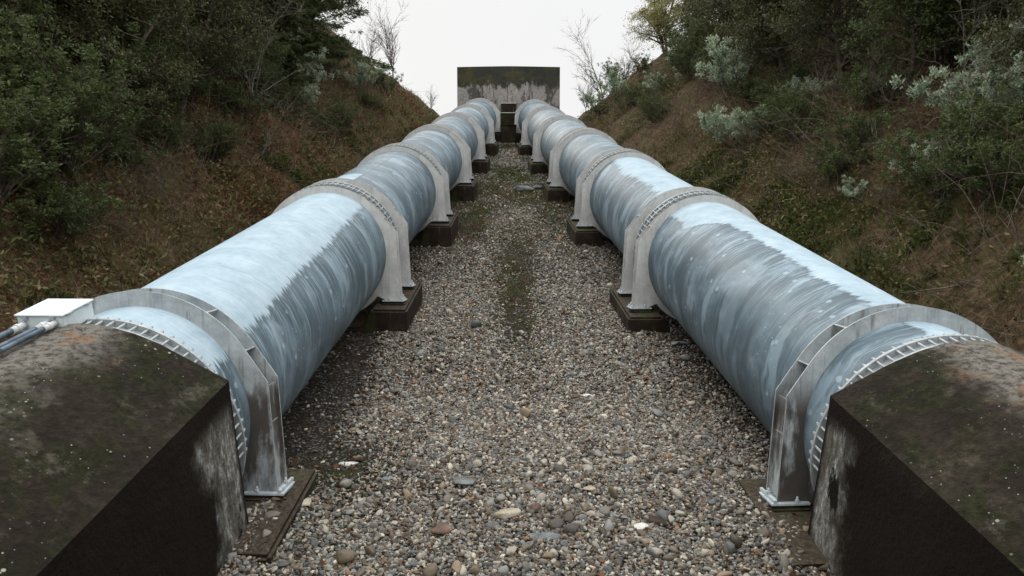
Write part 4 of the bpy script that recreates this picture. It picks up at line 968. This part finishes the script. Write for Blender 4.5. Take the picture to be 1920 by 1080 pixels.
scatter('green_grass', [(26000, -1, 6, 44, -.4, 6, cl(.4, 241, .0)), (60000, 1, 6, 42, -.4, 7, cl(.4, 251, .3)), (26000, 1, 13, 26, 0, 3.0, cl(.6, 261, .1, 5.))], .12, .012, 1.1, M['grass'], 'short green grass in patches on the banks', 'grass', 8)
# ferny, leafy undergrowth and arching brown stems that nobody could count
def under(name, specs, per, sc, mat, label, cat, seed):
    r = np.random.default_rng(seed); X = []; Y = []
    for sp in specs: x, y = bank_pts(*sp, r=r); X.append(x); Y.append(y)
    X = np.concatenate(X); Y = np.concatenate(Y); s = r.uniform(.5, 1.5, len(X))*sc; X2 = np.repeat(X, per); Y2 = np.repeat(Y, per); S = np.repeat(s, per); n = len(X2)
    x = X2+r.normal(size=n)*S*.55; y = Y2+r.normal(size=n)*S*.55; P = np.stack([x, y, H(x, y)+np.abs(r.normal(size=n))*S*.6], 1); D = r.normal(size=(n, 3)); D[:, 2] += .3; k = 1+.02*y
    v, f = leaves_np(P, D, .085*k*r.uniform(.5, 1.5, n), .034*k*r.uniform(.6, 1.4, n), r, .3); tag(link(name, mesh_np(name, v, f), mat), label, cat, kind='stuff')
under('undergrowth', [(3000, -1, 6, 44, .2, 13, cl(.3, 301, .45, 5.)), (2600, 1, 6, 44, .2, 12, cl(.3, 311, .45, 5.))], 34, .30, M['under'], 'low leafy undergrowth over the banks', 'undergrowth', 21)
under('ground_cover', [(1700, 1, 12, 26, -.3, 2.2, cl(.7, 361, -.35, 9.)), (500, 1, 7, 13, -.2, 4, cl(.7, 371, -.5, 8.)), (700, -1, 20, 40, -.2, 3, cl(.5, 381, .0, 6.)), (700, -1, 7, 13, -.2, 3, cl(.5, 391, .0, 6.))], 40, .16, M['grass'], 'bright green low ground cover in patches at the foot of the banks', 'ground cover', 31)
def stems(name, specs, mat, label, cat, seed, L0=.35, L1=1.3, wd=.22):
    r = np.random.default_rng(seed); X = []; Y = []
    for sp in specs: x, y = bank_pts(*sp, r=r); X.append(x); Y.append(y)
    X = np.concatenate(X); Y = np.concatenate(Y); Z = H(X, Y); segs = []
    for x, y, z in zip(X, Y, Z):
        L = r.uniform(L0, L1); d = r.normal(size=3); d[2] = abs(d[2])+.5; grow(r, (x, y, z-.03), d, L, .005+.00018*y, 4, wd, segs, -.12)
    v, f = tubes_np(segs, 3); tag(link(name, mesh_np(name, v, f, True), mat), label, cat, kind='stuff')
stems('dry_stems', [(3800, -1, 7, 42, .3, 12, cl(.4, 321, .35, 5.)), (3800, 1, 7, 42, .3, 11, cl(.4, 331, .35, 5.))], M['pale_bark'], 'dry brown stems and twigs standing all over the banks', 'dry stems', 22)
stems('brush', [(2600, -1, 9, 42, 2.2, 12, cl(.35, 341, .45, 5.)), (2600, 1, 9, 42, 2.2, 11, cl(.35, 351, .45, 5.))], M['twig'], 'tall thin brown brush tangled among the trees and bushes', 'brush', 23, .9, 2.6, .16)
# low moss and weeds on the gravel strip
r_ = np.random.default_rng(12); n = 60000; x = r_.uniform(-2.6, 2.6, n); y = 5+34*r_.random(n)
b_ = 1.*patch(x, y, -1.65, 7.1, .6, .8)+1.*patch(x, y, .05, 14.0, .5, 3.4)+.9*patch(x, y, .1, 12.6, .25, 1.6)+.6*patch(x, y, .2, 17, .5, 2.5)+.8*np.clip((y-17)/8, 0, 1)*np.clip(fbm(x*.8, y*.5, 91, 3)*4+.6, 0, 1.1)+.6*patch(x, y, 1.2, 21, .6, 3)+.8*patch(x, y, -1.1, 20, .6, 3)
k = (r_.random(n) < b_*.8) & (np.abs(x) < 2.6-.035*y); x, y = x[k], y[k]; n = len(x); D = r_.normal(size=(n, 3)); D[:, 2] = np.abs(D[:, 2])+.8
v, f = leaves_np(np.stack([x, y, H(x, y)+.005], 1), D, .05*r_.uniform(.5, 1.5, n)*(1+.02*y), .012*(1+.03*y), r_); tag(link('moss_and_weeds', mesh_np('moss_and_weeds', v, f), M['grass']), 'low green moss and weeds among the gravel', 'weeds', kind='stuff')
